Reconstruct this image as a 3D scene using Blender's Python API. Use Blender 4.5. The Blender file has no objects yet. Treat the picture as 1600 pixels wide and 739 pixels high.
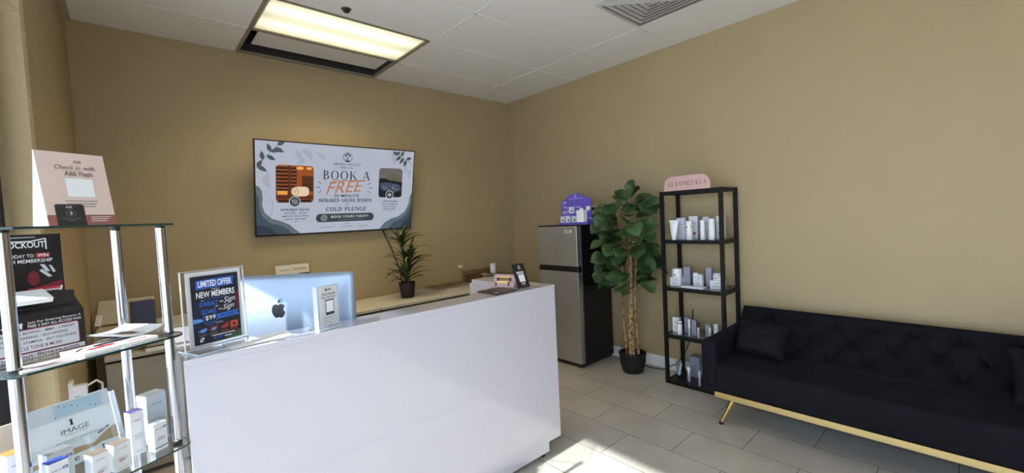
import bpy, bmesh, math, random
from mathutils import Vector, Matrix
R = math.radians
sc = bpy.context.scene
COL = sc.collection
random.seed(7)

# ------------------------------------------------------------------ camera, sky, sun, exposure
cam_d = bpy.data.cameras.new('camera')
cam_d.sensor_width = 36.0
cam_d.lens = 36.0 * 663.04 / 1600.0
cam_d.clip_start = 0.05
cam = bpy.data.objects.new('camera', cam_d)
COL.objects.link(cam)
PITCH, ROLL, YAW = .0416403, -.0489697, .8401453
fw = Vector((math.cos(YAW) * math.cos(PITCH), math.sin(YAW) * math.cos(PITCH), -math.sin(PITCH)))
r0 = Vector((math.sin(YAW), -math.cos(YAW), 0)); u0 = r0.cross(fw)
rt = math.cos(ROLL) * r0 + math.sin(ROLL) * u0
up = -math.sin(ROLL) * r0 + math.cos(ROLL) * u0
mw = Matrix((rt, up, -fw)).transposed().to_4x4()
mw.translation = Vector((-3.742, -4.136, 1.5))
cam.matrix_world = mw
sc.camera = cam

world = bpy.data.worlds.new('sky'); sc.world = world
world.use_nodes = True
wn = world.node_tree
bg = wn.nodes['Background']
tc = wn.nodes.new('ShaderNodeTexCoord'); sx = wn.nodes.new('ShaderNodeSeparateXYZ'); cr = wn.nodes.new('ShaderNodeValToRGB')
wn.links.new(tc.outputs['Generated'], sx.inputs[0]); wn.links.new(sx.outputs['Z'], cr.inputs[0])
cr.color_ramp.elements[0].color = (.73, .84, .97, 1)
cr.color_ramp.elements[1].color = (.36, .55, .90, 1)
wn.links.new(cr.outputs[0], bg.inputs[0])
bg.inputs[1].default_value = 5.3

sun_d = bpy.data.lights.new('sun', 'SUN'); sun_d.energy = 12.5; sun_d.angle = R(.6); sun_d.color = (1.0, .99, .97)
sun = bpy.data.objects.new('sun', sun_d); COL.objects.link(sun)
sdir = Vector((1.0, -0.008, -0.70)).normalized()          # travels along +X, 35 degrees down
sun.rotation_euler = sdir.to_track_quat('-Z', 'Y').to_euler()
sun.location = (-12, -3, 8)

sc.view_settings.view_transform = 'Standard'
sc.view_settings.look = 'None'
sc.view_settings.gamma = 1.0
sc.view_settings.use_curve_mapping = False
sc.view_settings.exposure = 0.0
TROFFER = 10.5
WASHLIGHT = 13.0

# ------------------------------------------------------------------ helpers: colour, materials
def lin(c):
    c = c / 255.0
    return c / 12.92 if c <= .04045 else ((c + .055) / 1.055) ** 2.4
def rgb(*c):
    return tuple(lin(x) for x in c) + (1.0,)
MATS = {}
def mat(name, color, rough=.5, metal=0.0, var=0.0, scale=8.0, bump=0.0, bscale=60.0, coat=0.0, emit=0.0, sheen=0.0, spec=.5, aniso=None):
    if name in MATS: return MATS[name]
    m = bpy.data.materials.new(name); m.use_nodes = True
    nt = m.node_tree; b = nt.nodes['Principled BSDF']
    b.inputs['Base Color'].default_value = color
    b.inputs['Roughness'].default_value = rough
    b.inputs['Metallic'].default_value = metal
    b.inputs['Specular IOR Level'].default_value = spec
    if coat: b.inputs['Coat Weight'].default_value = coat; b.inputs['Coat Roughness'].default_value = .035
    if sheen: b.inputs['Sheen Weight'].default_value = sheen; b.inputs['Sheen Roughness'].default_value = .4; b.inputs['Sheen Tint'].default_value = (.5, .5, .75, 1)
    if emit: b.inputs['Emission Color'].default_value = color; b.inputs['Emission Strength'].default_value = emit
    t = nt.nodes.new('ShaderNodeTexCoord')
    if var:
        n = nt.nodes.new('ShaderNodeTexNoise'); n.inputs['Scale'].default_value = scale; n.inputs['Detail'].default_value = 4
        mp = nt.nodes.new('ShaderNodeMapping')
        if aniso: mp.inputs['Scale'].default_value = aniso
        nt.links.new(t.outputs['Object'], mp.inputs[0]); nt.links.new(mp.outputs[0], n.inputs['Vector'])
        mx = nt.nodes.new('ShaderNodeMix'); mx.data_type = 'RGBA'
        mx.inputs[6].default_value = tuple(c * (1 - var) for c in color[:3]) + (1,)
        mx.inputs[7].default_value = tuple(min(1, c * (1 + var)) for c in color[:3]) + (1,)
        nt.links.new(n.outputs['Fac'], mx.inputs[0]); nt.links.new(mx.outputs[2], b.inputs['Base Color'])
        if emit: nt.links.new(mx.outputs[2], b.inputs['Emission Color'])
    if bump:
        n2 = nt.nodes.new('ShaderNodeTexNoise'); n2.inputs['Scale'].default_value = bscale; n2.inputs['Detail'].default_value = 3
        bp = nt.nodes.new('ShaderNodeBump'); bp.inputs['Strength'].default_value = bump; bp.inputs['Distance'].default_value = .01
        nt.links.new(t.outputs['Object'], n2.inputs['Vector']); nt.links.new(n2.outputs['Fac'], bp.inputs['Height'])
        nt.links.new(bp.outputs[0], b.inputs['Normal'])
    MATS[name] = m
    return m
def clear(name, tint, refl=1.0, rough=.02):
    """thin clear sheet: tinted see-through with a fresnel reflection"""
    if name in MATS: return MATS[name]
    m = bpy.data.materials.new(name); m.use_nodes = True
    nt = m.node_tree; nt.nodes.remove(nt.nodes['Principled BSDF'])
    out = nt.nodes['Material Output']
    tr = nt.nodes.new('ShaderNodeBsdfTransparent'); tr.inputs[0].default_value = tint
    gl = nt.nodes.new('ShaderNodeBsdfGlossy'); gl.inputs['Roughness'].default_value = rough
    gl.inputs[0].default_value = (.95, .97, 1, 1)
    lw = nt.nodes.new('ShaderNodeLayerWeight'); lw.inputs['Blend'].default_value = .5
    pw = nt.nodes.new('ShaderNodeMath'); pw.operation = 'POWER'; pw.inputs[1].default_value = 4.0
    mu = nt.nodes.new('ShaderNodeMath'); mu.operation = 'MULTIPLY_ADD'; mu.inputs[1].default_value = .9 * refl; mu.inputs[2].default_value = .04 * refl
    nt.links.new(lw.outputs['Facing'], pw.inputs[0])
    mx = nt.nodes.new('ShaderNodeMixShader')
    nt.links.new(pw.outputs[0], mu.inputs[0]); nt.links.new(mu.outputs[0], mx.inputs[0])
    nt.links.new(tr.outputs[0], mx.inputs[1]); nt.links.new(gl.outputs[0], mx.inputs[2])
    nt.links.new(mx.outputs[0], out.inputs[0])
    MATS[name] = m
    return m

WALL = mat('painted wall tan', (.400, .307, .168, 1), .6, var=.05, scale=2.5, bump=.10, bscale=90)
WALLR = mat('painted wall textured', (.400, .307, .168, 1), .75, var=.06, scale=3, bump=.9, bscale=38)
CEIL = mat('ceiling board', rgb(230, 228, 224), .85, var=.02, bump=.06, bscale=140)
TRIMW = mat('white trim paint', rgb(228, 226, 224), .45, var=.02)
BLACKM = mat('black metal', rgb(15, 14, 16), .5, var=.1, scale=30, spec=.25)
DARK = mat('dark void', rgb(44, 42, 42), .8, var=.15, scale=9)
CHROME = mat('chrome', (.50, .50, .53, 1), .16, 1.0, var=.03, scale=3)
GLOSSW = mat('gloss white laminate', rgb(198, 195, 203), .22, var=.01, coat=1.0)
CREAM = mat('cream laminate', rgb(198, 191, 172), .38, var=.02)
CREAMD = mat('cream front', rgb(176, 167, 148), .5, var=.03)
GOLD = mat('brushed brass', (.86, .65, .29, 1), .2, 1.0)
VELVET = mat('black velvet', (.0075, .0075, .0105, 1), .8, var=.3, scale=7, bump=.12, bscale=220, sheen=.035, spec=.12)
VELVET2 = mat('black velvet cushion', (.0072, .0068, .0085, 1), .75, var=.3, scale=9, bump=.2, bscale=180, sheen=.04, spec=.15)
STEEL = mat('brushed stainless', (.52, .52, .51, 1), .34, .85, var=.06, scale=5, aniso=(1, 1, 40))
BLACKG = mat('black satin plastic', rgb(14, 13, 15), .38, var=.1)
ALU = mat('brushed aluminium', (.33, .40, .51, 1), .42, .55, var=.03, scale=3)
PAPER = mat('white paper', rgb(234, 234, 235), .6, var=.01)
CARDB = mat('white carton', rgb(220, 222, 226), .45, var=.015)
PLASTW = mat('white plastic', rgb(238, 238, 240), .3, var=.01)
SILV = mat('silver carton', (.55, .56, .60, 1), .3, .6, var=.05)
MAUVE = mat('mauve grey carton', rgb(146, 146, 166), .4, .15, var=.05)
LILAC = mat('pale lilac carton', rgb(205, 205, 218), .4, var=.03)
INK = mat('black ink', rgb(28, 28, 32), .5, var=.02)
GREYINK = mat('grey ink', rgb(110, 112, 118), .5, var=.02)
PINK = mat('blush pink acrylic', rgb(206, 168, 163), .4, var=.02)
GLASS = clear('shelf glass', (.94, .975, .965, 1), 1.0)
GLASSE = mat('glass edge green', rgb(36, 58, 54), .12, var=.1, spec=.6)
ACRYL = clear('clear acrylic', (.98, .985, .99, 1), .7)
ACRYLE = mat('acrylic edge', rgb(205, 212, 220), .2, var=.03)
PANE = clear('window glass', (.94, .96, .96, 1), .6)
POTB = mat('black pot', rgb(22, 21, 24), .55, var=.15, scale=20)
SOIL = mat('dark moss', rgb(38, 32, 24), .95, var=.4, scale=60, bump=.8, bscale=90)

# ------------------------------------------------------------------ helpers: geometry
class MB:
    """collects geometry for ONE mesh object"""
    def __init__(s, M=None): s.v = []; s.f = []; s.mi = []; s.M = M; s.k = 0; s.sm = []
    def add(s, vs, fs, smooth=False):
        o = len(s.v)
        for p in vs:
            p = Vector(p); s.v.append(s.M @ p if s.M else p)
        for f in fs:
            s.f.append([i + o for i in f]); s.mi.append(s.k); s.sm.append(smooth)
    def box(s, x0, y0, z0, x1, y1, z1):
        x0, x1 = min(x0, x1), max(x0, x1); y0, y1 = min(y0, y1), max(y0, y1); z0, z1 = min(z0, z1), max(z0, z1)
        s.add([(x0,y0,z0),(x1,y0,z0),(x1,y1,z0),(x0,y1,z0),(x0,y0,z1),(x1,y0,z1),(x1,y1,z1),(x0,y1,z1)],
              [(0,3,2,1),(4,5,6,7),(0,1,5,4),(1,2,6,5),(2,3,7,6),(3,0,4,7)])
        return s
    def bm(s, b, smooth=False):
        b.verts.index_update()
        s.add([v.co.copy() for v in b.verts], [[v.index for v in f.verts] for f in b.faces], smooth); b.free()
    def rbox(s, x0, y0, z0, x1, y1, z1, r=.01, seg=2, smooth=False):
        b = bmesh.new(); bmesh.ops.create_cube(b, size=1)
        for v in b.verts:
            v.co = Vector(((x0+x1)/2 + v.co.x*abs(x1-x0), (y0+y1)/2 + v.co.y*abs(y1-y0), (z0+z1)/2 + v.co.z*abs(z1-z0)))
        bmesh.ops.bevel(b, geom=b.edges[:], offset=r, segments=seg, affect='EDGES', profile=.5, clamp_overlap=True)
        s.bm(b, smooth); return s
    def lathe(s, prof, c=(0,0,0), n=24, cap=True, sx=1.0):
        vs = []; fs = []
        for (r, z) in prof:
            for i in range(n):
                a = 2*math.pi*i/n; vs.append((c[0]+r*math.cos(a)*sx, c[1]+r*math.sin(a), c[2]+z))
        for j in range(len(prof)-1):
            for i in range(n):
                k = (i+1) % n; fs.append((j*n+i, j*n+k, (j+1)*n+k, (j+1)*n+i))
        s.add(vs, fs, True)
        if cap:
            o = len(prof)-1
            s.add([vs[i] for i in range(n)], [tuple(reversed(range(n)))]); s.add([vs[o*n+i] for i in range(n)], [tuple(range(n))])
        return s
    def tube(s, pts, r, n=8, cap=True):
        pts = [Vector(p) for p in pts]; rr = r if isinstance(r, (list, tuple)) else [r]*len(pts)
        vs = []; fs = []; prev = None
        for i, p in enumerate(pts):
            t = (pts[min(i+1, len(pts)-1)] - pts[max(i-1, 0)]).normalized()
            if prev is None:
                a = t.orthogonal().normalized()
            else:
                a = (prev - t*prev.dot(t)); a = a.normalized() if a.length > 1e-6 else t.orthogonal().normalized()
            prev = a; b = t.cross(a)
            for k in range(n):
                q = 2*math.pi*k/n; vs.append(p + rr[i]*(math.cos(q)*a + math.sin(q)*b))
        for i in range(len(pts)-1):
            for k in range(n):
                l = (k+1) % n; fs.append((i*n+k, i*n+l, (i+1)*n+l, (i+1)*n+k))
        s.add(vs, fs, True)
        if cap:
            m = len(pts)-1
            s.add([vs[i] for i in range(n)], [tuple(reversed(range(n)))]); s.add([vs[m*n+i] for i in range(n)], [tuple(range(n))])
        return s
    def prism(s, poly, z0, z1):
        """poly: (x, y) outline, extruded in z"""
        n = len(poly); vs = [(x, y, z0) for x, y in poly] + [(x, y, z1) for x, y in poly]
        s.add(vs, [tuple(reversed(range(n))), tuple(range(n, 2*n))] + [(i, (i+1) % n, (i+1) % n + n, i+n) for i in range(n)])
        return s
    def quad(s, a, b, c, d): s.add([a, b, c, d], [(0,1,2,3)]); return s
    def build(s, name, mats, parent=None, label=None):
        me = bpy.data.meshes.new(name)
        org = Vector(parent['_o']) if parent is not None and '_o' in parent else Vector((0,0,0))
        me.from_pydata([tuple(v - org) for v in s.v], [], s.f)
        ms = mats if isinstance(mats, (list, tuple)) else [mats]
        for m in ms: me.materials.append(m)
        me.polygons.foreach_set('material_index', s.mi); me.polygons.foreach_set('use_smooth', s.sm)
        me.update()
        o = bpy.data.objects.new(name, me); COL.objects.link(o)
        if parent is not None: o.parent = parent; o['_o'] = tuple(org)
        if label: o['label'] = label
        return o
TOPS = []
def thing(name, label, cat, loc, group=None):
    o = bpy.data.objects.new(name, None); COL.objects.link(o); o.empty_display_size = .05
    o.location = loc; o['_o'] = tuple(loc); o['label'] = label; o['category'] = cat
    if group: o['group'] = group
    TOPS.append(o)
    return o
def tag(o, label, cat, group=None):
    o['label'] = label; o['category'] = cat
    if group: o['group'] = group
    TOPS.append(o); return o
def struct(o, label=None):
    o['kind'] = 'structure'
    if label: o['label'] = label
    return o
def recenter(o, c):
    """move a one-mesh thing's origin to c"""
    c = Vector(c)
    o.data.transform(Matrix.Translation(-c)); o.location = c; return o

# ------------------------------------------------------------------ helpers: flat print on surfaces
_TX = {}
def text_geo(body, bold=0.0, shear=0.0):
    key = (body, bold, shear)
    if key not in _TX:
        cu = bpy.data.curves.new('lettering', 'FONT'); cu.body = body; cu.offset = bold; cu.shear = shear; cu.resolution_u = 3; cu.fill_mode = 'FRONT'
        ob = bpy.data.objects.new('lettering', cu)
        me = bpy.data.meshes.new_from_object(ob)
        vs = [v.co.copy() for v in me.vertices]; fs = [list(p.vertices) for p in me.polygons]
        bpy.data.objects.remove(ob); bpy.data.meshes.remove(me); bpy.data.curves.remove(cu)
        _TX[key] = (vs, fs)
    return _TX[key]
def arc(cx, cy, rx, ry, a0, a1, n=16):
    return [(cx + rx*math.cos(R(a0+(a1-a0)*i/n)), cy + ry*math.sin(R(a0+(a1-a0)*i/n))) for i in range(n+1)]
def ring(cx, cy, rx, ry, t, h, a0=0, a1=360, n=24):
    o = arc(cx, cy, rx, ry, a0, a1, n); i = arc(cx, cy, rx-t, ry-h, a0, a1, n)
    return [(o[k], o[k+1], i[k+1], i[k]) for k in range(n)]
TK, TH = .135, .05
def _stem(x, t=TK, y0=0, y1=1, sf=.075):
    q = [((x,y0),(x+t,y0),(x+t,y1),(x,y1))]
    for y in ((y0, y0+.035), (y1-.035, y1)): q.append(((x-sf,y[0]),(x+t+sf,y[0]),(x+t+sf,y[1]),(x-sf,y[1])))
    return q
def _ser(x0, x1, top): return [((x0, .965 if top else 0),(x1, .965 if top else 0),(x1, 1 if top else .035),(x0, 1 if top else .035))]
def _dg(x0, y0, x1, y1, t): return [((x0,y0),(x0+t,y0),(x1+t,y1),(x1,y1))]
def _hb(x0, x1, y, h=TH): return [((x0,y),(x1,y),(x1,y+h),(x0,y+h))]
def serif(ch):
    """quads of one serif capital, and its advance"""
    if ch == 'O': return ring(.43,.5,.40,.52,TK,TH), .92
    if ch in 'CG':
        q = ring(.43,.5,.40,.52,TK,TH,42,318)
        if ch == 'G': q += _stem(.64,.12,.02,.42,.06)
        else: q += [((.69,.62),(.74,.62),(.74,.95),(.69,.95))]
        return q, .88
    if ch == 'D': return _stem(.1) + ring(.24,.5,.55,.5,TK,TH,-90,90), .88
    if ch == 'B': return _stem(.1) + ring(.22,.745,.36,.255,TK,TH,-90,90) + ring(.22,.27,.43,.27,TK,TH,-90,90), .74
    if ch == 'P': return _stem(.1) + ring(.22,.73,.41,.27,TK,TH,-90,90), .70
    if ch == 'R': return _stem(.1) + ring(.22,.73,.40,.27,TK,TH,-90,90) + _dg(.66,0,.28,.48,.16) + _ser(.62,.88,0), .84
    if ch == 'I': return _stem(.1), .34
    if ch == 'K': return _stem(.1) + _dg(.22,.42,.62,1,.06) + _dg(.66,0,.30,.56,.16) + _ser(.55,.8,1) + _ser(.62,.9,0), .88
    if ch == 'A': return _dg(.06,0,.38,1,.05) + _dg(.66,0,.36,1,.15) + _hb(.2,.62,.3) + _ser(-.02,.2,0) + _ser(.58,.9,0), .88
    if ch == 'V': return _dg(.38,0,.06,1,.15) + _dg(.42,0,.72,1,.05) + _ser(-.02,.3,1) + _ser(.62,.84,1), .82
    if ch == 'N': return _stem(.1,.05) + _stem(.7,.05) + _dg(.66,0,.08,1,.15), .86
    if ch == 'M': return _stem(.1,.05) + _stem(.86,TK) + _dg(.46,0,.1,1,.14) + _dg(.50,0,.88,1,.05), 1.12
    if ch == 'L': return _stem(.1) + _hb(.1,.62,0) + [((.58,0),(.63,0),(.63,.28),(.58,.28))], .68
    if ch == 'E': return _stem(.1) + _hb(.1,.6,0) + _hb(.1,.58,.95) + _hb(.1,.46,.49) + [((.57,0),(.62,0),(.62,.26),(.57,.26)),((.55,.76),(.6,.76),(.6,1),(.55,1)),((.43,.4),(.47,.4),(.47,.63),(.43,.63))], .68
    if ch == 'F': return _stem(.1) + _hb(.1,.58,.95) + _hb(.1,.46,.49) + [((.55,.74),(.6,.74),(.6,1),(.55,1)),((.43,.4),(.47,.4),(.47,.63),(.43,.63))], .64
    if ch == 'U': return _stem(.1)[:1] + _ser(.02,.32,1) + _ser(.58,.82,1) + [((.68,.4),(.73,.4),(.73,1),(.68,1)),((.1,.4),(.235,.4),(.235,1),(.1,1))] + ring(.415,.36,.315,.37,.09,TH,180,360), .84
    if ch == 'S': return ring(.31,.745,.25,.27,.11,TH,30,270) + ring(.31,.27,.27,.29,.11,TH,-150,95) + [((.5,.74),(.54,.74),(.54,.97),(.5,.97)),((.06,.03),(.1,.03),(.1,.28),(.06,.28))], .62
    if ch == 'Y': return _dg(.36,.45,.06,1,.14) + _dg(.42,.45,.70,1,.05) + _stem(.34,TK,0,.5,.08)[:2] + _ser(-.02,.28,1) + _ser(.6,.82,1), .80
    return [], .42
class Sheet:
    """flat print on a surface: o = centre, ux and uy unit vectors; one mesh per ink"""
    def __init__(s, o, ux, uy, lift=.0006, k=1.0):
        s.o = Vector(o); s.x = Vector(ux).normalized(); s.y = Vector(uy).normalized(); s.n = s.x.cross(s.y).normalized(); s.lift = lift; s.d = {}; s.x = s.x*k; s.y = s.y*k
    def mb(s, ink):
        if ink not in s.d: s.d[ink] = MB()
        return s.d[ink]
    def P(s, x, y, l): return s.o + s.x*x + s.y*y + s.n*(s.lift*l)
    def poly(s, ink, pts, l=1): s.mb(ink).add([s.P(x, y, l) for x, y in pts], [tuple(range(len(pts)))]); return s
    def quads(s, ink, qs, l=1):
        for q in qs: s.poly(ink, q, l)
        return s
    def rect(s, ink, x0, y0, x1, y1, l=1, r=0.0, n=5):
        if r <= 0: return s.poly(ink, [(x0,y0),(x1,y0),(x1,y1),(x0,y1)], l)
        p = arc(x1-r,y1-r,r,r,0,90,n) + arc(x0+r,y1-r,r,r,90,180,n) + arc(x0+r,y0+r,r,r,180,270,n) + arc(x1-r,y0+r,r,r,270,360,n)
        return s.poly(ink, p, l)
    def ell(s, ink, cx, cy, rx, ry=None, l=1, n=28): return s.poly(ink, arc(cx,cy,rx,ry or rx,0,360,n)[:-1], l)
    def ring(s, ink, cx, cy, r, t, l=1): return s.quads(ink, ring(cx,cy,r,r,t,t), l)
    def line(s, ink, pts, w, l=1):
        for (a, b) in zip(pts, pts[1:]):
            dx, dy = b[0]-a[0], b[1]-a[1]; L = math.hypot(dx, dy) or 1; nx, ny = -dy/L*w/2, dx/L*w/2
            s.poly(ink, [(a[0]+nx,a[1]+ny),(a[0]-nx,a[1]-ny),(b[0]-nx,b[1]-ny),(b[0]+nx,b[1]+ny)], l)
        return s
    def text(s, ink, body, cx, cy, w, h, l=2, bold=0.0, shear=0.0, rot=0.0, align='c'):
        """body fitted into width w and height h, centred on cx, cy"""
        vs, fs = text_geo(body, bold, shear)
        xs = [v.x for v in vs]; ys = [v.y for v in vs]
        kx = w/(max(xs)-min(xs)); ky = h/(max(ys)-min(ys)); mx = (max(xs)+min(xs))/2; my = (max(ys)+min(ys))/2
        c, q = math.cos(R(rot)), math.sin(R(rot)); out = []
        for v in vs:
            a, b = (v.x-mx)*kx, (v.y-my)*ky; out.append(s.P(cx + a*c - b*q, cy + a*q + b*c, l))
        s.mb(ink).add(out, fs); return s
    def serif(s, ink, body, cx, cy, w, h, l=2, gap=.10):
        adv = 0; gl = []
        for ch in body:
            q, a = serif(ch); gl.append((q, adv)); adv += a + gap
        adv -= gap; k = w/adv
        dx, dy = .0011, .0009
        for q, x0 in gl:
            for quad in q:
                for sx_, sy_ in (((-1,-1),(1,-1),(1,1),(-1,1)) if h < .045 else ((0,0),)):
                    s.poly(ink, [(cx - w/2 + (x0+x)*k + sx_*dx*min(1,h/.03), cy - h/2 + y*h + sy_*dy*min(1,h/.03)) for x, y in quad], l)
        return s
    def leaf(s, ink, x, y, L, W, ang, l=1):
        c, q = math.cos(R(ang)), math.sin(R(ang)); pts = []
        for t in (0,.15,.35,.55,.75,.9,1): pts.append((t*L, W*math.sin(math.pi*min(1,t**.8))*.5))
        p = pts + [(a, -b) for a, b in reversed(pts[1:-1])]
        return s.poly(ink, [(x + a*c - b*q, y + a*q + b*c) for a, b in p], l)
    def flush(s, parent, names=None):
        for ink, m in s.d.items():
            m.build((names or {}).get(ink, 'printed_lettering'), INKS[ink], parent)
INKS = {}
def ink(key, color, **k): INKS[key] = mat('ink ' + key, color, k.pop('rough', .5), var=.02, **k); return key

# ================================================================== THE ROOM
CZ = 2.994
wall_b = struct(MB().box(-4.2, 0, 0, .12, .12, CZ + .35).build('wall_back', WALL), 'tan painted back wall behind the reception desk')
struct(MB().box(0, -6.1, 0, .12, 0, CZ + .35).build('wall_right', WALL), 'tan painted wall behind the sofa and black rack')
m = MB(); m.box(-4.3, -6.22, 2.75, .12, -6.1, CZ + .35); m.box(-3.3, -6.22, 0, .12, -6.1, 2.75)
struct(m.build('wall_front', WALL))
m = MB()
m.prism([(-3.979, 0), (-4.30, 0), (-4.30, -1.5), (-4.13, -1.5), (-4.022, -1.5), (-4.012, -1.49)], 0, CZ + .35)
struct(m.build('wall_left', WALLR), 'tan textured wall stub beside the storefront window')

# floor of long tiles in running bond
fm = bpy.data.materials.new('porcelain floor tile'); fm.use_nodes = True
nt = fm.node_tree; b = nt.nodes['Principled BSDF']
tcn = nt.nodes.new('ShaderNodeTexCoord'); sp = nt.nodes.new('ShaderNodeSeparateXYZ'); cb = nt.nodes.new('ShaderNodeCombineXYZ')
nt.links.new(tcn.outputs['Object'], sp.inputs[0])
ad = nt.nodes.new('ShaderNodeMath'); ad.inputs[1].default_value = 1.295 + .61*20; nt.links.new(sp.outputs['Y'], ad.inputs[0])
ad2 = nt.nodes.new('ShaderNodeMath'); ad2.inputs[1].default_value = .69 + .3135*20; nt.links.new(sp.outputs['X'], ad2.inputs[0])
nt.links.new(ad.outputs[0], cb.inputs[0]); nt.links.new(ad2.outputs[0], cb.inputs[1])
br = nt.nodes.new('ShaderNodeTexBrick'); nt.links.new(cb.outputs[0], br.inputs['Vector'])
br.offset = .5; br.offset_frequency = 2
for k, v in (('Scale', 1), ('Mortar Size', .0022), ('Mortar Smooth', .1), ('Bias', 0), ('Brick Width', .61), ('Row Height', .3135)): br.inputs[k].default_value = v
br.inputs['Color1'].default_value = rgb(199, 192, 183); br.inputs['Color2'].default_value = rgb(192, 185, 176); br.inputs['Mortar'].default_value = rgb(84, 76, 68)
nz = nt.nodes.new('ShaderNodeTexNoise'); nz.inputs['Scale'].default_value = 2.6; nz.inputs['Detail'].default_value = 6
nt.links.new(tcn.outputs['Object'], nz.inputs['Vector'])
rmp = nt.nodes.new('ShaderNodeMapRange'); rmp.inputs[1].default_value = .3; rmp.inputs[2].default_value = .7; rmp.inputs[3].default_value = .86; rmp.inputs[4].default_value = 1.08
nt.links.new(nz.outputs['Fac'], rmp.inputs[0])
vm = nt.nodes.new('ShaderNodeVectorMath'); vm.operation = 'SCALE'
nt.links.new(br.outputs['Color'], vm.inputs[0]); nt.links.new(rmp.outputs[0], vm.inputs['Scale'])
nt.links.new(vm.outputs[0], b.inputs['Base Color'])
b.inputs['Roughness'].default_value = .33
struct(MB().box(-4.28, -6.1, -.1, 0, 0, 0).build('floor', fm), 'greige long floor tiles laid in running bond')

# baseboards with a stepped profile
def baseboard(name, p0, p1, nrm):
    prof = [(0,0),(.016,0),(.016,.055),(.012,.062),(.012,.085),(.006,.098),(0,.104)]
    n = Vector(nrm); vs = []
    for p in (p0, p1): vs += [Vector(p) + n*d + Vector((0,0,z)) for d, z in prof]
    k = len(prof); mm = MB(); mm.add(vs, [(i, (i+1) % k, (i+1) % k + k, i+k) for i in range(k)] + [tuple(range(k)), tuple(reversed(range(k, 2*k)))])
    return struct(mm.build(name, TRIMW))
baseboard('baseboard_right', (0, -.0, 0), (0, -6.1, 0), (-1, 0, 0))
baseboard('baseboard_back', (-3.98, 0, 0), (-.02, 0, 0), (0, -1, 0))

# ceiling with the opening for the fixture and the missing panel
HX0, HX1, HY0, HY1 = -2.995, -1.822, -1.085, -.014
m = MB()
m.box(-4.25, -6.1, CZ, HX0, 0, CZ+.02); m.box(HX1, -6.1, CZ, 0, 0, CZ+.02)
m.box(HX0, -6.1, CZ, HX1, HY0, CZ+.02); m.box(HX0, HY1, CZ, HX1, 0, CZ+.02)
struct(m.build('ceiling', CEIL), 'white suspended ceiling of large panels')
m = MB(); m.box(-4.25, -6.1, CZ+.33, .1, .1, CZ+.35)
struct(m.build('trim_1', DARK), 'dark deck above the suspended ceiling')
# grid bars: thin flush lines between panels
m = MB()
for x in (-.575, -1.79, -3.005):
    if x == -.575: segs = [(-6.1, 0)]
    else: segs = [(-6.1, -1.10)] + ([(-.5, 0)] if x != -3.005 and False else [])
    for a, c in segs: m.box(x-.008, a, CZ-.003, x+.008, c, CZ)
for y in (-1.68, -2.27, -2.86, -3.45, -4.04, -4.63): m.box(-4.0, y-.008, CZ-.003, 0, y+.008, CZ)
for y in (-.52, -1.097):
    m.box(HX1, y-.008, CZ-.003, 0, y+.008, CZ); m.box(-3.97, y-.008, CZ-.003, HX0, y+.008, CZ)
struct(m.build('trim_2', mat('ceiling grid bar', rgb(226, 225, 222), .6, var=.02)), 'slim pale bars between ceiling panels')
m = MB(); m.box(-3.985, -1.5, CZ-.012, -3.95, 0, CZ)
struct(m.build('trim_3', mat('ceiling edge angle', rgb(170, 160, 140), .6, var=.02)), 'ceiling edge angle along the wall stub')
# frame rails of the fixture bay
m = MB()
for x in (HX0, HX1): m.box(x-.012, HY0, CZ-.005, x+.012, HY1, CZ+.012)
for y in (HY0, -.525, HY1): m.box(HX0, y-.012, CZ-.005, HX1, y+.012, CZ+.012)
struct(m.build('trim_4', mat('bay rail', rgb(138, 130, 114), .5, var=.03)), 'rails around the light and open ceiling bay')

# storefront window on the left, beside the camera
wx = -4.225
win = struct(bpy.data.objects.new('window_1', None)); COL.objects.link(win); win['_o'] = (0, 0, 0)
fr = MB()
fr.box(wx-.05, -6.1, 0, wx+.035, -1.5, .12); fr.box(wx-.05, -6.1, 2.62, wx+.035, -1.5, 2.75)
fr.box(wx-.05, -1.56, 0, -4.115, -1.5, 2.7)
fr.build('window_frame', BLACKM, win)
for y in (-2.006, -3.35, -4.95, -6.04):
    MB().box(wx-.05, y-.026, .12, wx+.035, y+.026, 2.62).build('mullion', BLACKM, win)
MB().box(wx-.006, -6.04, .12, wx, -1.56, 2.62).build('pane', PANE, win)
win_added = struct(bpy.data.objects.new('added_window_2', None)); COL.objects.link(win_added); win_added['_o'] = (0, 0, 0)  # unseen glazing behind the camera, added to brighten the desk front
fr = MB(); fr.box(-4.28, -6.2, 0, -3.3, -6.12, .12); fr.box(-4.28, -6.2, 2.62, -3.3, -6.12, 2.75); fr.build('window_frame', BLACKM, win_added)
for x in (-4.25, -3.33): MB().box(x-.028, -6.2, .12, x+.028, -6.12, 2.62).build('mullion', BLACKM, win_added)
MB().box(-4.2, -6.166, .12, -3.35, -6.16, 2.62).build('pane', PANE, win_added)
struct(MB().box(-4.30, -6.1, 2.75, -4.12, -1.5, CZ+.35).build('wall_storefront', WALL))
# outdoors: pavement and shop canopy
struct(MB().prism([(-30,-24),(4,-24),(4,-6.24),(-4.31,-6.24),(-4.31,6),(-30,6)], -.14, -.06).build('pavement', mat('concrete pavement', rgb(205, 202, 198), .8, var=.08, scale=1.5, bump=.2)))
struct(MB().prism([(-6.01,-8.2),(1,-8.2),(1,-6.23),(-4.31,-6.23),(-4.31,2),(-6.01,2)], 3.1, 3.35).build('canopy_trim', mat('canopy stucco', rgb(186, 172, 148), .8, var=.04)))

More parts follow.
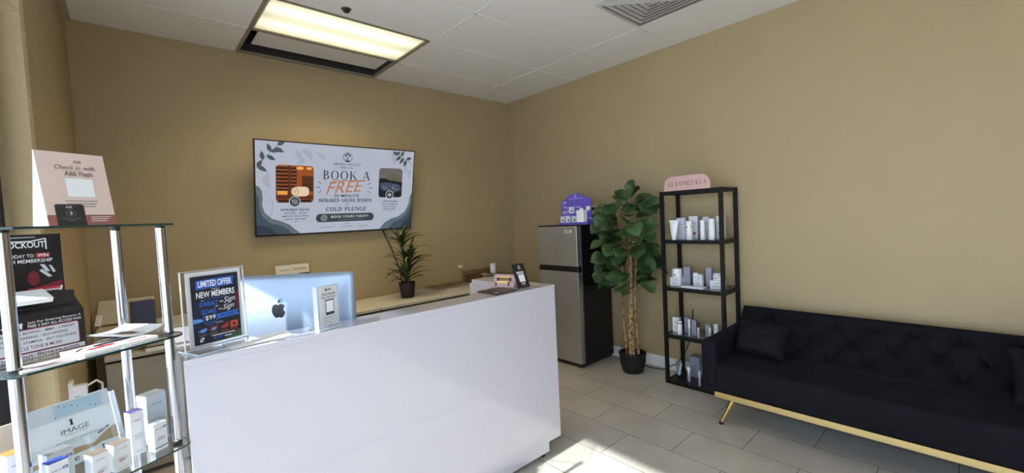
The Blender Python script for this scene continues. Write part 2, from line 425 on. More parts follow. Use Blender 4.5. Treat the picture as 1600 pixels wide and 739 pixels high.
# ================================================================== CEILING LIGHT AND BAY
cl = thing('ceiling_light', 'long lit fluorescent fixture with gridded diffuser in the ceiling', 'light', (-2.41, -.81, CZ))
m = MB(); x0, x1, y0, y1 = -2.983, -1.834, -1.073, -.538
m.box(x0, y0, CZ, x0+.012, y1, CZ+.12); m.box(x1-.012, y0, CZ, x1, y1, CZ+.12); m.box(x0, y0, CZ, x1, y0+.012, CZ+.12); m.box(x0, y1-.012, CZ, x1, y1, CZ+.12)
m.box(x0, y0, CZ+.12, x1, y1, CZ+.13)
m.build('housing', mat('fixture housing', rgb(206, 196, 160), .5, var=.02), cl)
dm = bpy.data.materials.new('prismatic diffuser'); dm.use_nodes = True
nt = dm.node_tree; b = nt.nodes['Principled BSDF']
b.inputs['Base Color'].default_value = (.8, .78, .66, 1); b.inputs['Roughness'].default_value = .4
t = nt.nodes.new('ShaderNodeTexCoord'); s3 = nt.nodes.new('ShaderNodeSeparateXYZ'); nt.links.new(t.outputs['Object'], s3.inputs[0])
def nmath(op, a, bb=None):
    n = nt.nodes.new('ShaderNodeMath'); n.operation = op
    for i, q in enumerate((a, bb)):
        if q is None: continue
        if isinstance(q, (int, float)): n.inputs[i].default_value = q
        else: nt.links.new(q, n.inputs[i])
    return n.outputs[0]
def cells(o, sz):  # 1 inside a cell, 0 on its line
    fr_ = nmath('FRACT', nmath('DIVIDE', nmath('ADD', o, 50.0), sz)); return nmath('GREATER_THAN', fr_, .17)
grid = nmath('MULTIPLY', cells(s3.outputs['X'], .0235), cells(s3.outputs['Y'], .0235))
# two tubes behind the diffuser: the plastic glows most beneath them
def tubeglow(yc): return nmath('POWER', 2.718, nmath('MULTIPLY', nmath('POWER', nmath('DIVIDE', nmath('SUBTRACT', s3.outputs['Y'], yc), .085), 2.0), -1.0))
gl = nmath('ADD', nmath('ADD', tubeglow(.13), tubeglow(-.12)), .52)
em = nmath('MULTIPLY', gl, nmath('ADD', nmath('MULTIPLY', grid, -.30), 1.12))
# the glow is the same all along, with dimmer tube ends
ends = nmath('SUBTRACT', 1.0, nmath('MULTIPLY', nmath('POWER', nmath('DIVIDE', nmath('ABSOLUTE', s3.outputs['X']), .575), 6.0), .45))
em = nmath('MULTIPLY', em, ends)
nt.links.new(nmath('MULTIPLY', em, TROFFER * .1), b.inputs['Emission Strength'])
b.inputs['Emission Color'].default_value = (1.0, .93, .62, 1)
MB().box(x0+.014, y0+.014, CZ+.004, x1-.014, y1-.014, CZ+.010).build('diffuser', dm, cl)
# the lamp's own light, thrown down by the tubes
ld = bpy.data.lights.new('fluorescent tubes', 'AREA'); ld.shape = 'RECTANGLE'; ld.size = 1.1; ld.size_y = .48; ld.energy = WASHLIGHT; ld.color = (1.0, .80, .46)
lo = bpy.data.objects.new('tube_lamp', ld); COL.objects.link(lo); lo.location = (-2.41, -.81, CZ - .002); lo.parent = cl; lo.location = (0, 0, -.006); ld.spread = R(125)

bay = thing('open_ceiling_bay', 'dark open ceiling bay beside the lit fixture with panel pushed up', 'ceiling bay', (-2.41, -.27, CZ))
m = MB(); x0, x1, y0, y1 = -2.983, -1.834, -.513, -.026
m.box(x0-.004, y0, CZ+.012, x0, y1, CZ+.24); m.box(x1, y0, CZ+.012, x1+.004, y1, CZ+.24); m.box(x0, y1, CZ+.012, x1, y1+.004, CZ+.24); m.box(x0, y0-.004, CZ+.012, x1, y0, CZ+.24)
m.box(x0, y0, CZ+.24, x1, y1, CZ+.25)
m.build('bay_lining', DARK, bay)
m = MB(); m.box(-2.905, -.50, CZ+.05, -1.838, -.10, CZ+.062); m.build('loose_panel', CEIL, bay)

spk = thing('sprinkler_head', 'small dark sprinkler head on the ceiling beside the fixture', 'sprinkler', (-2.543, -1.208, CZ))
MB().lathe([(.032,-.004),(.034,0)], (-2.543,-1.208,CZ)).build('escutcheon', mat('old brass', rgb(96, 88, 76), .4, .6, var=.1), spk)
mm = MB(); mm.lathe([(.016,-.022),(.022,-.018),(.022,-.016),(.011,-.014),(.012,-.004)], (-2.543,-1.208,CZ), 16)
mm.build('nozzle', mat('dark bronze', rgb(60, 54, 48), .4, .6, var=.1), spk)

vent = thing('ceiling_vent', 'white square four-way air vent in the ceiling above the sofa', 'vent', (-.88, -2.57, CZ))
vw = mat('white vent metal', rgb(198, 196, 194), .45, var=.02)
cx, cy = -.885, -2.565
m = MB()
for a in (0, 90, 180, 270):
    M_ = Matrix.Translation((cx, cy, CZ)) @ Matrix.Rotation(R(a), 4, 'Z'); m.M = M_
    m.add([(-.29,-.29,-.004),(.29,-.29,-.004),(.255,-.255,-.010),(-.255,-.255,-.010)], [(0,1,2,3)])
m.M = None
m.build('vent_frame', vw, vent)
for k in range(6):
    m = MB(); o = .25 - k*.040
    for a in (0, 90, 180, 270):
        m.M = Matrix.Translation((cx, cy, CZ)) @ Matrix.Rotation(R(a), 4, 'Z'); i = o - .046
        m.add([(-o,-o,-.004),(o,-o,-.004),(i,-i,-.013),(-i,-i,-.013),(-i,-i,-.0145),(i,-i,-.0145)], [(0,1,2,3),(3,2,5,4)])
    m.build('louvre', vw, vent)
MB().box(cx-.28, cy-.28, CZ-.0035, cx+.28, cy+.28, CZ-.001).build('vent_throat', mat('vent throat grey', rgb(120,118,116), .7, var=.03), vent)

# ================================================================== TELEVISION
tv = thing('wall_television', 'large wall-mounted television showing a spa offer, tilted down', 'television', (-2.243, -.14, 1.846))
ux = Vector((1, 0, 0)); uy = Vector((0, -.185, .79)).normalized(); un = ux.cross(uy)      # un faces the room
tc0 = Vector((-2.244, -.1405, 1.846)); TM = Matrix((ux, uy, un)).transposed().to_4x4(); TM.translation = tc0
W2, H2 = .72, .4055
m = MB(TM); m.rbox(-W2, -H2, -.045, W2, H2, -.003, .006); m.rbox(-.5, -.34, -.075, .5, .2, -.04, .02)
m.build('television_body', BLACKG, tv)
m = MB(TM)
for q in ((-W2,-H2,W2,-H2+.012),(-W2,H2-.008,W2,H2),(-W2,-H2,-W2+.007,H2),(W2-.007,-H2,W2,H2)): m.box(q[0],q[1],-.004,q[2],q[3],.002)
m.build('bezel', BLACKG, tv)
m = MB(); m.box(-2.45, -.075, 1.65, -2.05, -.002, 1.95); m.build('wall_mount', BLACKM, tv)
sm = bpy.data.materials.new('lit screen'); sm.use_nodes = True
def screen_mat(name, color, k=.30):
    mm_ = bpy.data.materials.new(name); mm_.use_nodes = True; bb = mm_.node_tree.nodes['Principled BSDF']
    bb.inputs['Base Color'].default_value = (.012, .012, .014, 1); bb.inputs['Roughness'].default_value = .3
    bb.inputs['Specular IOR Level'].default_value = .25
    bb.inputs['Emission Strength'].default_value = k
    n = mm_.node_tree.nodes.new('ShaderNodeTexNoise'); n.inputs['Scale'].default_value = 5.0
    t_ = mm_.node_tree.nodes.new('ShaderNodeTexCoord'); mm_.node_tree.links.new(t_.outputs['Object'], n.inputs['Vector'])
    mx = mm_.node_tree.nodes.new('ShaderNodeMix'); mx.data_type = 'RGBA'
    mx.inputs[6].default_value = tuple(c*.93 for c in color[:3]) + (1,); mx.inputs[7].default_value = tuple(c*1.07 for c in color[:3]) + (1,)
    mm_.node_tree.links.new(n.outputs['Fac'], mx.inputs[0]); mm_.node_tree.links.new(mx.outputs[2], bb.inputs['Emission Color'])
    return mm_
SK = 1.0
WAVES = dict(wave1_r=(92,106,114), wave2_r=(62,76,86), wave3_r=(44,56,66))
for k, c in dict(WAVES, bg=(172,178,192), shade=(160,166,178), shade2=(146,152,164), navy=(30,44,56), teal=(50,66,70), orange=(176,108,66), leafd=(70,82,84), leafm=(110,122,124), wave1=(92,106,114), wave2=(62,76,86), wave3=(44,56,66),
                 wood1=(84,40,20), wood2=(146,74,28), wood3=(34,18,14), glow=(240,170,80), towel=(222,200,170), towel2=(190,164,132), tub=(24,26,32), water=(64,72,92), foam=(150,158,178), wallp=(104,98,96), palm=(88,84,62), cream=(206,204,198), greyt=(92,102,112)).items():
    INKS['tv_' + k] = screen_mat('screen ' + k, rgb(*c), SK)
S = Sheet(tc0, ux, uy, .0005)
S.rect('tv_bg', -.713, -.393, .713, .397, .5)
# soft leaf shadows drawn as part of the screen artwork
for (x, y, a) in ((-.40,.34,-70),(-.36,.35,-40),(-.31,.35,-75),(-.24,.33,-35),(-.34,.28,-120),(-.66,.10,-60),(-.62,.14,-100),(.58,.33,-60),(.63,.27,-90),(.68,.22,-100),(.48,.37,-70)):
    S.leaf('tv_shade', x, y, .11, .045, a, 1)
# waves bottom left and bottom right
S.poly('tv_wave1', [(-.713,.03),(-.69,.02),(-.668,-.02),(-.664,-.08),(-.668,-.14),(-.65,-.20),(-.60,-.25),(-.52,-.28),(-.46,-.31),(-.42,-.35),(-.37,-.393),(-.713,-.393)], 1.5)
S.poly('tv_wave2', [(-.713,-.03),(-.69,-.08),(-.688,-.15),(-.67,-.23),(-.61,-.29),(-.53,-.315),(-.47,-.35),(-.44,-.393),(-.713,-.393)], 2)
S.poly('tv_wave3', [(-.713,-.30),(-.66,-.31),(-.60,-.34),(-.55,-.393),(-.713,-.393)], 2.5)
S.poly('tv_wave1_r', [(.713,-.02),(.69,-.06),(.68,-.14),(.64,-.22),(.57,-.27),(.49,-.29),(.42,-.33),(.37,-.393),(.713,-.393)], 1.5)
S.poly('tv_wave2_r', [(.713,-.12),(.695,-.18),(.66,-.25),(.60,-.30),(.52,-.33),(.46,-.393),(.713,-.393)], 2)
S.poly('tv_wave3_r', [(.713,-.24),(.68,-.29),(.62,-.34),(.58,-.393),(.713,-.393)], 2.5)
S.line('tv_leafm', [(-.60,-.08),(-.585,-.15),(-.60,-.21),(-.62,-.24)], .003, 2)
# twigs
S.line('tv_leafd', [(-.71,.17),(-.66,.24),(-.60,.31),(-.55,.36),(-.53,.39)], .003, 2)
for (x, y, a, L) in ((-.66,.24,95,.075),(-.60,.31,20,.09),(-.63,.28,-30,.075),(-.57,.345,-25,.08),(-.60,.31,110,.07),(-.70,.19,-30,.085),(-.70,.18,60,.07),(-.55,.37,30,.07)): S.leaf('tv_leafd', x, y, L, .036, a, 2.5)
S.line('tv_leafd', [(.46,.35),(.54,.355),(.60,.33),(.66,.30),(.70,.25)], .003, 2)
for (x, y, a, L) in ((.54,.355,155,.07),(.57,.345,60,.06),(.57,.345,-140,.075),(.60,.33,-125,.08),(.63,.315,20,.06),(.63,.31,-110,.075),(.52,.355,40,.05)): S.leaf('tv_leafd', x, y, L, .034, a, 2.5)
# the logo and the centre text
S.ring('tv_navy', .035, .303, .044, .003, 2); S.ring('tv_navy', .035, .303, .039, .0015, 2)
S.rect('tv_navy', .031, .268, .039, .305, 2)
for k in range(9):
    a = R(k*22.5); S.ell('tv_navy', .035 + .020*math.cos(a), .312 + .018*math.sin(a), .0062, None, 2, 8)
S.ell('tv_navy', .035, .266, .026, .007, 2); S.rect('tv_navy', .012, .275, .018, .29, 2)
S.serif('tv_greyt', 'MOON VALLEY', .035, .237, .25, .022)
S.text('tv_greyt', 'MED SPA', .035, .205, .12, .015, 2, .012); S.rect('tv_greyt', -.085, .204, -.04, .206); S.rect('tv_greyt', .11, .204, .155, .206)
S.serif('tv_navy', 'BOOK A', .035, .135, .44, .082, gap=.08)
S.text('tv_orange', 'FREE', .02, .028, .36, .105, 3, -.004, .42, 5)
S.line('tv_orange', [(-.12,.065),(-.06,.085),(.22,.088)], .008, 3)
for sg in (-1, 1):
    for q in (((.215,.05),(.245,.075)),((.225,.02),(.265,.022)),((.215,-.008),(.245,-.03))): S.line('tv_navy', [(sg*a+.02, bb) for a, bb in q], .0045, 2)
S.text('tv_navy', '30 MINUTE', .035, -.055, .235, .026, 2, .012); S.rect('tv_greyt', -.19, -.056, -.10, -.0545); S.rect('tv_greyt', .17, -.056, .255, -.0545)
S.serif('tv_navy', 'INFRARED SAUNA SESSION', .03, -.098, .50, .031)
S.text('tv_greyt', 'OR', .035, -.138, .044, .018); S.rect('tv_greyt', -.19, -.138, -.01, -.1365); S.rect('tv_greyt', .08, -.138, .26, -.1365)
S.serif('tv_navy', 'COLD PLUNGE', .035, -.180, .38, .036)
S.rect('tv_teal', -.24, -.300, .305, -.222, 2, .036); S.ring('tv_cream', -.17, -.261, .028, .002, 3); S.ring('tv_cream', -.17, -.261, .02, .002, 3); S.ring('tv_cream', -.17, -.261, .012, .002, 3)
S.text('tv_cream', 'BOOK YOURS TODAY!', .07, -.252, .355, .022, 3, .006)
S.rect('tv_greyt', -.04, -.285, .19, -.279, 3)
S.rect('tv_greyt', .0, -.327, .03, -.325, 2); S.rect('tv_greyt', .05, -.327, .08, -.325, 2); S.ell('tv_greyt', .04, -.322, .006, None, 2, 8)
for w_, x_ in (('REJUVENATE', -.135), ('RESTORE', .05), ('RADIATE', .205)): S.text('tv_greyt', w_, x_, -.350, .13 if len(w_) > 8 else .09, .014, 2)
S.ell('tv_greyt', -.03, -.350, .003, None, 2, 8); S.ell('tv_greyt', .125, -.350, .003, None, 2, 8)
# left picture: a warm wooden sauna with a rolled towel
S.rect('tv_wood2', -.565, -.115, -.262, .207, 2, .03)
for k in range(8): S.rect('tv_wood3', -.563, .19 - k*.031, -.40, .19 - k*.031 - .018, 3)
S.rect('tv_wood1', -.468, -.06, -.45, .205, 3.5); S.rect('tv_wood1', -.36, -.02, -.265, .12, 3)
for k in range(3): S.rect('tv_wood3', -.36, .09 - k*.04, -.265, .085 - k*.04, 3.5)
S.ell('tv_glow', -.30, .185, .022, .012, 3.5); S.ell('tv_glow', -.375, .185, .03, .014, 3.5)
S.rect('tv_glow', -.555, -.045, -.475, -.012, 4)
for k in range(9): S.rect('tv_wood2', -.553 + k*.009, -.045, -.551 + k*.009, -.012, 4.5)
S.rect('tv_wood1', -.562, -.085, -.265, -.05, 3); S.rect('tv_wood3', -.55, -.112, -.28, -.09, 3)
S.rect('tv_towel', -.44, -.06, -.30, .025, 5, .035); S.ell('tv_towel2', -.415, -.018, .032, .04, 5.5); S.ell('tv_towel', -.415, -.018, .022, .028, 6); S.ell('tv_towel2', -.415, -.018, .010, .013, 6.5)
S.ell('tv_cream', -.418, -.107, .047, None, 7); S.ell('tv_teal', -.418, -.107, .042, None, 7.5)
for dx in (-.016, 0, .016): S.line('tv_cream', [(-.418+dx+.006*math.sin(t_*.9), -.128+t_*.006) for t_ in range(8)], .0045, 8)
S.serif('tv_navy', 'INFRARED SAUNA', -.412, -.178, .235, .020)
for k, (w_, wd) in enumerate((('RECOVERY  -  RELAX', .18), ('IMPROVE CIRCULATION', .215), ('BOOST WELLNESS', .17))): S.text('tv_navy', w_, -.41, -.208 - k*.027, wd, .013, 2, .014)
S.rect('tv_greyt', -.455, -.287, -.425, -.2855); S.rect('tv_greyt', -.395, -.287, -.365, -.2855); S.ell('tv_greyt', -.41, -.284, .006, None, 2, 8)
# right picture: the dark cold tub with a palm
S.rect('tv_wallp', .345, -.07, .595, .220, 2, .03)
for k in range(13):
    a = R(20 + k*12); S.line('tv_palm', [(.50,.07),(.50 + .07*math.cos(a), .07 + .10*math.sin(a)),(.50 + .10*math.cos(a), .07 + .09*math.sin(a))], .006, 3)
S.poly('tv_tub', [(.347,.115),(.40,.12),(.46,.10),(.593,.085),(.593,-.06),(.57,-.07),(.36,-.07),(.347,-.05)], 4)
S.poly('tv_water', [(.36,.07),(.43,.08),(.57,.055),(.585,.0),(.47,-.035),(.36,.02)], 5)
for k in range(26): S.ell('tv_foam', .38 + .19*random.random(), .0 + .055*random.random(), .003 + .006*random.random(), .003, 5.5, 7)
S.ell('tv_cream', .462, -.045, .042, None, 7); S.ell('tv_navy', .462, -.045, .037, None, 7.5)
for k in range(3):
    a = R(k*60+30); S.line('tv_cream', [(.462-.024*math.cos(a), -.045-.024*math.sin(a)), (.462+.024*math.cos(a), -.045+.024*math.sin(a))], .004, 8)
S.ring('tv_cream', .462, -.045, .013, .003, 8)
S.serif('tv_navy', 'COLD PLUNGE', .472, -.112, .165, .018)
for k, (w_, wd) in enumerate((('REDUCE INFLAMMATION', .18), ('BOOST RECOVERY', .14), ('IMPROVE ENERGY', .14))): S.text('tv_navy', w_, .472, -.142 - k*.025, wd, .012, 2, .014)
S.rect('tv_greyt', .42, -.215, .455, -.2135); S.rect('tv_greyt', .49, -.215, .525, -.2135); S.ell('tv_greyt', .472, -.212, .006, None, 2, 8)
S.flush(tv, {'tv_bg': 'screen', 'tv_shade': 'screen_leaf_shadow_art', 'tv_wave1': 'screen_wave', 'tv_wave2': 'screen_wave', 'tv_wave3': 'screen_wave', 'tv_wave1_r': 'screen_wave', 'tv_wave2_r': 'screen_wave', 'tv_wave3_r': 'screen_wave', 'tv_leafd': 'screen_twig', 'tv_leafm': 'screen_curve',
    'tv_wood1': 'sauna_picture', 'tv_wood2': 'sauna_picture', 'tv_wood3': 'sauna_picture', 'tv_glow': 'sauna_picture', 'tv_towel': 'towel_picture', 'tv_towel2': 'towel_picture', 'tv_tub': 'tub_picture', 'tv_water': 'tub_picture', 'tv_foam': 'tub_picture', 'tv_wallp': 'tub_picture', 'tv_palm': 'palm_picture'})
tag(recenter(MB().tube([(-1.82,-.012,1.45),(-1.80,-.012,1.40),(-1.74,-.012,1.26),(-1.70,-.012,1.15),(-1.665,-.012,1.05),(-1.64,-.012,.90),(-1.62,-.03,.787)], .0055).build('television_cable', BLACKG), (-1.82,-.012,1.45)), 'black cable slanting down the wall from the television behind plant', 'cable')

kn = thing('wall_bumper', 'small cream round bumper on the back wall near the wire basket', 'wall bumper', (-.889, 0, .964))
m = MB(Matrix.Translation((-.889, 0, .964)) @ Matrix.Rotation(R(90), 4, 'X'))
m.lathe([(.024,0),(.024,.006),(.012,.010),(.012,.022),(.020,.028),(.022,.040),(.014,.048)], n=18); m.build('knob_body', CREAM, kn)

# ================================================================== BACK CABINETS
def cabinet(x0, x1, doors, label, top_label=None):
    c = thing('storage_cabinet', label, 'cabinet', ((x0+x1)/2, -.3, 0), 'cream cabinets along the back wall')
    MB().box(x0+.002, -.575, .02, x1-.002, -.02, .735).build('carcass', CREAMD, c)
    MB().rbox(x0, -.598, .752, x1, -.018, .778, .003, 1).build('cabinet_top', CREAM, c)
    MB().box(x0+.01, -.56, .735, x1-.01, -.03, .752).build('shadow_gap', DARK, c)
    for a, bb in zip(doors, doors[1:]):
        d = MB().rbox(a+.004, -.597, .03, bb-.004, -.576, .738, .003, 1).build('door', CREAMD, c)
        MB().tube([(bb-.06,-.612,.52),(bb-.06,-.612,.66)], .005).build('handle', CHROME, d)
cabinet(-3.91, -3.03, [-3.91, -3.03], 'cream cabinet under the printer, nearest the window wall')
cabinet(-3.03, -2.153, [-3.03, -2.6, -2.153], 'cream cabinet behind the computer')
cabinet(-2.147, -.42, [-2.147, -1.765, -1.365, -.90, -.42], 'long cream cabinet under the spiky plant and wire basket')

# printer with paper on it
pr = thing('printer', 'beige desktop printer with small dark display on the end cabinet', 'printer', (-3.62, -.33, .778))
m = MB(); m.rbox(-3.94, -.50, .778, -3.30, -.10, .85, .012); m.build('printer_body', CREAMD, pr)
m = MB(); m.rbox(-3.955, -.52, .852, -3.28, -.09, .905, .014); m.build('printer_lid', CREAM, pr)
m = MB(); m.prism([(-3.74,-.52),(-3.30,-.52),(-3.32,-.575),(-3.71,-.575)], .80, .835); m.build('control_panel', CREAMD, pr)
m = MB(); m.rbox(-3.44, -.532, .858, -3.385, -.515, .892, .003, 1); m.build('display', BLACKG, pr)
m = MB(); m.box(-3.72,-.66,.782,-3.44,-.53,.79); m.build('paper_tray', PAPER, pr)
M_ = Matrix.Translation((-3.83, -.17, .924)) @ Matrix.Rotation(R(-14), 4, 'Z') @ Matrix.Rotation(R(58), 4, 'X')
dc = thing('document_tray', 'tilted cream paper tray leaning on the printer', 'paper tray', (-3.83, -.17, .905))
m = MB(M_); m.rbox(-.13, -.01, 0, .17, .17, .008, .003, 1); m.build('tray_board', mat('cream board', rgb(206,196,176), .6, var=.02), dc)
m = MB(M_); m.rbox(-.13, -.02, -.004, -.10, .06, .020, .003, 1); m.build('clip', PLASTW, dc)
bxb = mat('navy carton', rgb(70, 74, 108), .5, var=.05)
bb_ = thing('navy_carton', 'small dark blue box standing on the printer', 'box', (-3.70, -.30, .905))
m = MB(Matrix.Translation((-3.715, -.33, .905)) @ Matrix.Rotation(R(12), 4, 'Z')); m.rbox(-.06,-.035,0,.06,.035,.165,.002,1); m.build('carton_body', bxb, bb_)

# white card on the back cabinet behind the computer
wc = thing('tent_card', 'pale folded card standing on the cabinet behind the computer', 'card', (-2.69, -.05, .778))
m = MB(); m.add([(-2.83,-.06,.778),(-2.56,-.06,.778),(-2.56,-.03,1.19),(-2.83,-.03,1.19),(-2.83,0-.003,.778),(-2.56,-.003,.778)], [(0,1,2,3),(4,3,2,5)])
m.add([(-2.83,-.062,.778),(-2.56,-.062,.778),(-2.56,-.032,1.19),(-2.83,-.032,1.19)], [(0,1,2,3)])
m.build('card_board', mat('ivory card', rgb(222,214,198), .6, var=.02), wc)
ink('grey', rgb(120,116,110)); ink('dgrey', rgb(70,70,74)); ink('black', rgb(26,26,30)); ink('white', rgb(240,240,242))
S = Sheet((-2.695,-.0625,1.10), (1,0,0), (0,.073,1)); S.rect('grey', -.11,.045,-.03,.05); S.rect('grey', -.01,.055,.10,.06); S.rect('grey', .0,.043,.11,.048); S.rect('black', .04,-.0,.13,.012); S.rect('grey', -.025, -.02, -.0235, .09); S.flush(wc)

# ================================================================== RECEPTION DESK
dk = thing('reception_desk', 'glossy white reception desk with ledge top and recessed plinth', 'desk', (-2.71, -1.98, 0))
DX0, DX1, DY0, DY1, DZ = -3.637, -1.78, -2.323, -1.638, 1.073
MB().rbox(DX0, DY0, .104, DX1, DY0+.022, DZ-.022, .0012, 1).build('front_panel', GLOSSW, dk)
MB().rbox(DX1-.022, DY0+.022, .104, DX1, DY1, DZ-.022, .0012, 1).build('side_panel', GLOSSW, dk)
MB().rbox(DX0, DY0+.022, .104, DX0+.022, DY1, DZ-.022, .0012, 1).build('side_panel', GLOSSW, dk)
MB().prism([(DX0,DY0),(DX1,DY0),(DX1,DY1),(-1.918,DY1),(-1.918,-1.95),(-2.03,-2.04),(-2.34,-2.165),(-3.552,-2.165),(-3.552,DY1),(DX0,DY1)], DZ-.022, DZ).build('ledge_top', GLOSSW, dk)
m = MB(); m.box(-1.94,-2.0,.70,-1.918,DY1,DZ-.022); m.box(-1.918,DY1-.02,.104,-1.802,DY1,DZ-.022); m.build('inner_panel', GLOSSW, dk)
m = MB(); m.box(-3.552,-2.16,.70,-3.540,DY1,DZ-.022); m.box(-3.615,DY1-.02,.104,-3.552,DY1,DZ-.022); m.build('inner_panel', GLOSSW, dk)
m = MB(); m.box(-3.540,-2.187,.70,-1.94,-2.165,DZ-.022); m.build('inner_panel', GLOSSW, dk)
MB().rbox(-3.540, -2.165, .725, -1.94, -1.30, .75, .002, 1).build('worktop', GLOSSW, dk)
MB().box(-3.45, -1.36, .0, -1.97, -1.34, .725).build('modesty_panel', GLOSSW, dk)
m = MB(); m.box(-3.60, -2.302, .028, -1.87, -2.285, .104); m.box(-1.888, -2.285, .028, -1.87, -1.70, .104); m.box(-3.60, -2.285, .028, -3.582, -1.70, .104)
m.build('plinth', GLOSSW, dk)
for x, y in ((-1.90,-2.27),(-2.75,-2.27),(-3.57,-2.27),(-1.90,-1.73),(-3.57,-1.73)): MB().lathe([(.018,0),(.018,.028)], (x,y,0), 12).build('foot', BLACKG, dk)

# ================================================================== COMPUTER (seen from behind)
im = thing('desktop_computer', 'silver all-in-one computer seen from behind on the desk', 'computer', (-3.233, -1.937, .7505))
IM = Matrix.Translation((-3.233, -1.937, .7505)) @ Matrix.Rotation(R(-43), 4, 'Z') @ Matrix.Scale(1.05, 4)      # local x along the screen, local -y faces the camera
# shell: rounded slab whose back bulges
def shell():
    b = bmesh.new(); nx, nz = 24, 18; W, Z0, Z1 = .326, .088, .516; g = {}
    for i in range(nx+1):
        for j in range(nz+1):
            sx_, sz_ = -1 + 2*i/nx, -1 + 2*j/nz
            bul = (1 - abs(sx_)**2.6)*(1 - abs(sz_)**2.6)
            cr_ = .012
            x = sx_*W; z = (Z0+Z1)/2 + sz_*(Z1-Z0)/2
            # rounded corners
            ex = max(0, abs(sx_)*W - (W-cr_)); ez = max(0, abs(sz_)*(Z1-Z0)/2 - ((Z1-Z0)/2-cr_))
            if ex > 0 and ez > 0:
                l = math.hypot(ex, ez)
                if l > cr_: x -= math.copysign(ex*(1-cr_/l), sx_); z -= math.copysign(ez*(1-cr_/l), sz_)
            g[i, j] = b.verts.new((x, -.004 - .034*bul, z))
    for i in range(nx):
        for j in range(nz): b.faces.new((g[i,j], g[i+1,j], g[i+1,j+1], g[i,j+1]))
    e = [x for x in b.edges if x.is_boundary]
    r = bmesh.ops.extrude_edge_only(b, edges=e); 
    for v in [q for q in r['geom'] if isinstance(q, bmesh.types.BMVert)]: v.co.y = .004
    return b
m = MB(IM); m.bm(shell(), True); m.build('computer_shell', ALU, im)
m = MB(IM); m.rbox(-.322,.003,.190,.322,.0055,.512,.001,1); m.build('screen', BLACKG, im)
m = MB(IM); m.rbox(-.322,.003,.092,.322,.0055,.188,.001,1); m.build('chin', ALU, im)
m = MB(IM)       # foot: an L of bent sheet
prof = [(-.040,.235),(-.050,.235),(-.112,.012),(-.112,.0),(.085,.0),(.085,.007),(-.098,.009)]
vs = [(-.088, y, z) for y, z in prof] + [(.088, y, z) for y, z in prof]; k = len(prof)
m.add(vs, [(i, (i+1) % k, (i+1) % k + k, i+k) for i in range(k)] + [tuple(reversed(range(k))), tuple(range(k, 2*k))])
m.build('stand', ALU, im)
# fruit mark on the back
S = Sheet(IM @ Vector((0, -.0395, .365)), IM.to_3x3() @ Vector((1,0,0)), (0,0,1), .0008, 1.05)
ink('mark', rgb(14, 16, 22), rough=.25)
fm_ = [(0,.36),(.12,.42),(.26,.45),(.38,.40),(.46,.31),(.38,.24),(.335,.13),(.345,.02),(.40,-.08),(.49,-.14),(.45,-.27),(.38,-.39),(.29,-.50),(.20,-.545),(.10,-.525),(0,-.49),(-.10,-.525),(-.20,-.545),(-.30,-.50),(-.40,-.37),(-.47,-.22),(-.505,-.05),(-.49,.12),(-.43,.28),(-.33,.39),(-.21,.44),(-.10,.415)]
S.poly('mark', [(x*.056, y*.060) for x, y in fm_], 1)
S.poly('mark', [(x*.056, y*.060) for x, y in ((0,.50),(.02,.63),(.09,.75),(.20,.84),(.215,.70),(.16,.58),(.08,.515))], 1)
S.flush(im, {'mark': 'fruit_mark'})

# ================================================================== SIGNS ON THE LEDGE
LZ = DZ
# tall offer poster in an acrylic stand
pm = thing('acrylic_poster_stand', 'clear acrylic stand with dark limited offer poster on the desk', 'sign', (-3.52, -2.20, LZ))
PX = Vector((math.cos(R(21.3)), math.sin(R(21.3)), 0)); PN = Vector((math.sin(R(21.3)), -math.cos(R(21.3)), 0)); UZ = Vector((0, 0, 1))
PM = Matrix((PX, -PN, UZ)).transposed().to_4x4(); PM.translation = Vector((-3.521, -2.186, LZ))          # local -y faces the camera
m = MB(PM); m.k = 0; m.box(-.109,-.0035,.012,.109,-.0005,.292); m.box(-.109,.0025,.012,.109,.0055,.292)
m.build('acrylic_sleeve', ACRYL, pm)
m = MB(PM); m.box(-.109,-.0035,.292,.109,.0055,.2935); m.box(-.1105,-.0035,.010,-.109,.0055,.2935); m.box(.109,-.0035,.010,.1105,.0055,.2935); m.build('sleeve_edge', ACRYLE, pm)
m = MB(PM); m.rbox(-.110,-.085,.001,.110,.045,.006,.001,1); m.build('stand_base', ACRYL, pm)
m = MB(PM); m.box(-.110,-.0865,.0008,.110,-.0845,.0065); m.box(-.110,-.008,.0065,.110,.008,.012); m.box(-.1115,-.085,.0008,-.110,.045,.0065); m.box(.110,-.085,.0008,.1115,.045,.0065); m.build('base_edge', ACRYLE, pm)
m = MB(PM); m.box(-.094,-.0003,.014,.099,.002,.288); m.build('paper_insert', PAPER, pm)
for k, c in dict(poster=(30,32,46), pblue=(52,100,190), plblue=(96,150,225), pwhite=(238,238,242), pred=(170,52,52), porange=(196,92,44), pnavy=(24,34,66), pmaroon=(92,34,44), pgreen=(70,86,66)).items(): ink(k, rgb(*c))
S = Sheet(PM @ Vector((.0025, -.0042, .148)), PX, UZ, .00025)
S.rect('poster', -.0835, -.128, .0835, .124, 1)
S.poly('pnavy', [(-.0835,-.01),(-.05,.02),(-.055,-.06),(-.0835,-.09)], 1.5); S.poly('pmaroon', [(.0835,.06),(.07,.04),(.065,-.0),(.0835,-.03)], 1.5)
S.poly('pblue', [(-.066,.108),(.068,.112),(.063,.079),(-.068,.075)], 2)
S.text('pwhite', 'LIMITED OFFER', 0, .094, .118, .023, 3, .02); S.text('pwhite', 'FOR ALL', 0, .071, .026, .0045, 3)
S.text('pwhite', 'NEW MEMBERS', 0, .054, .135, .023, 3, .02); S.rect('pblue', -.04, .035, .04, .037, 3)
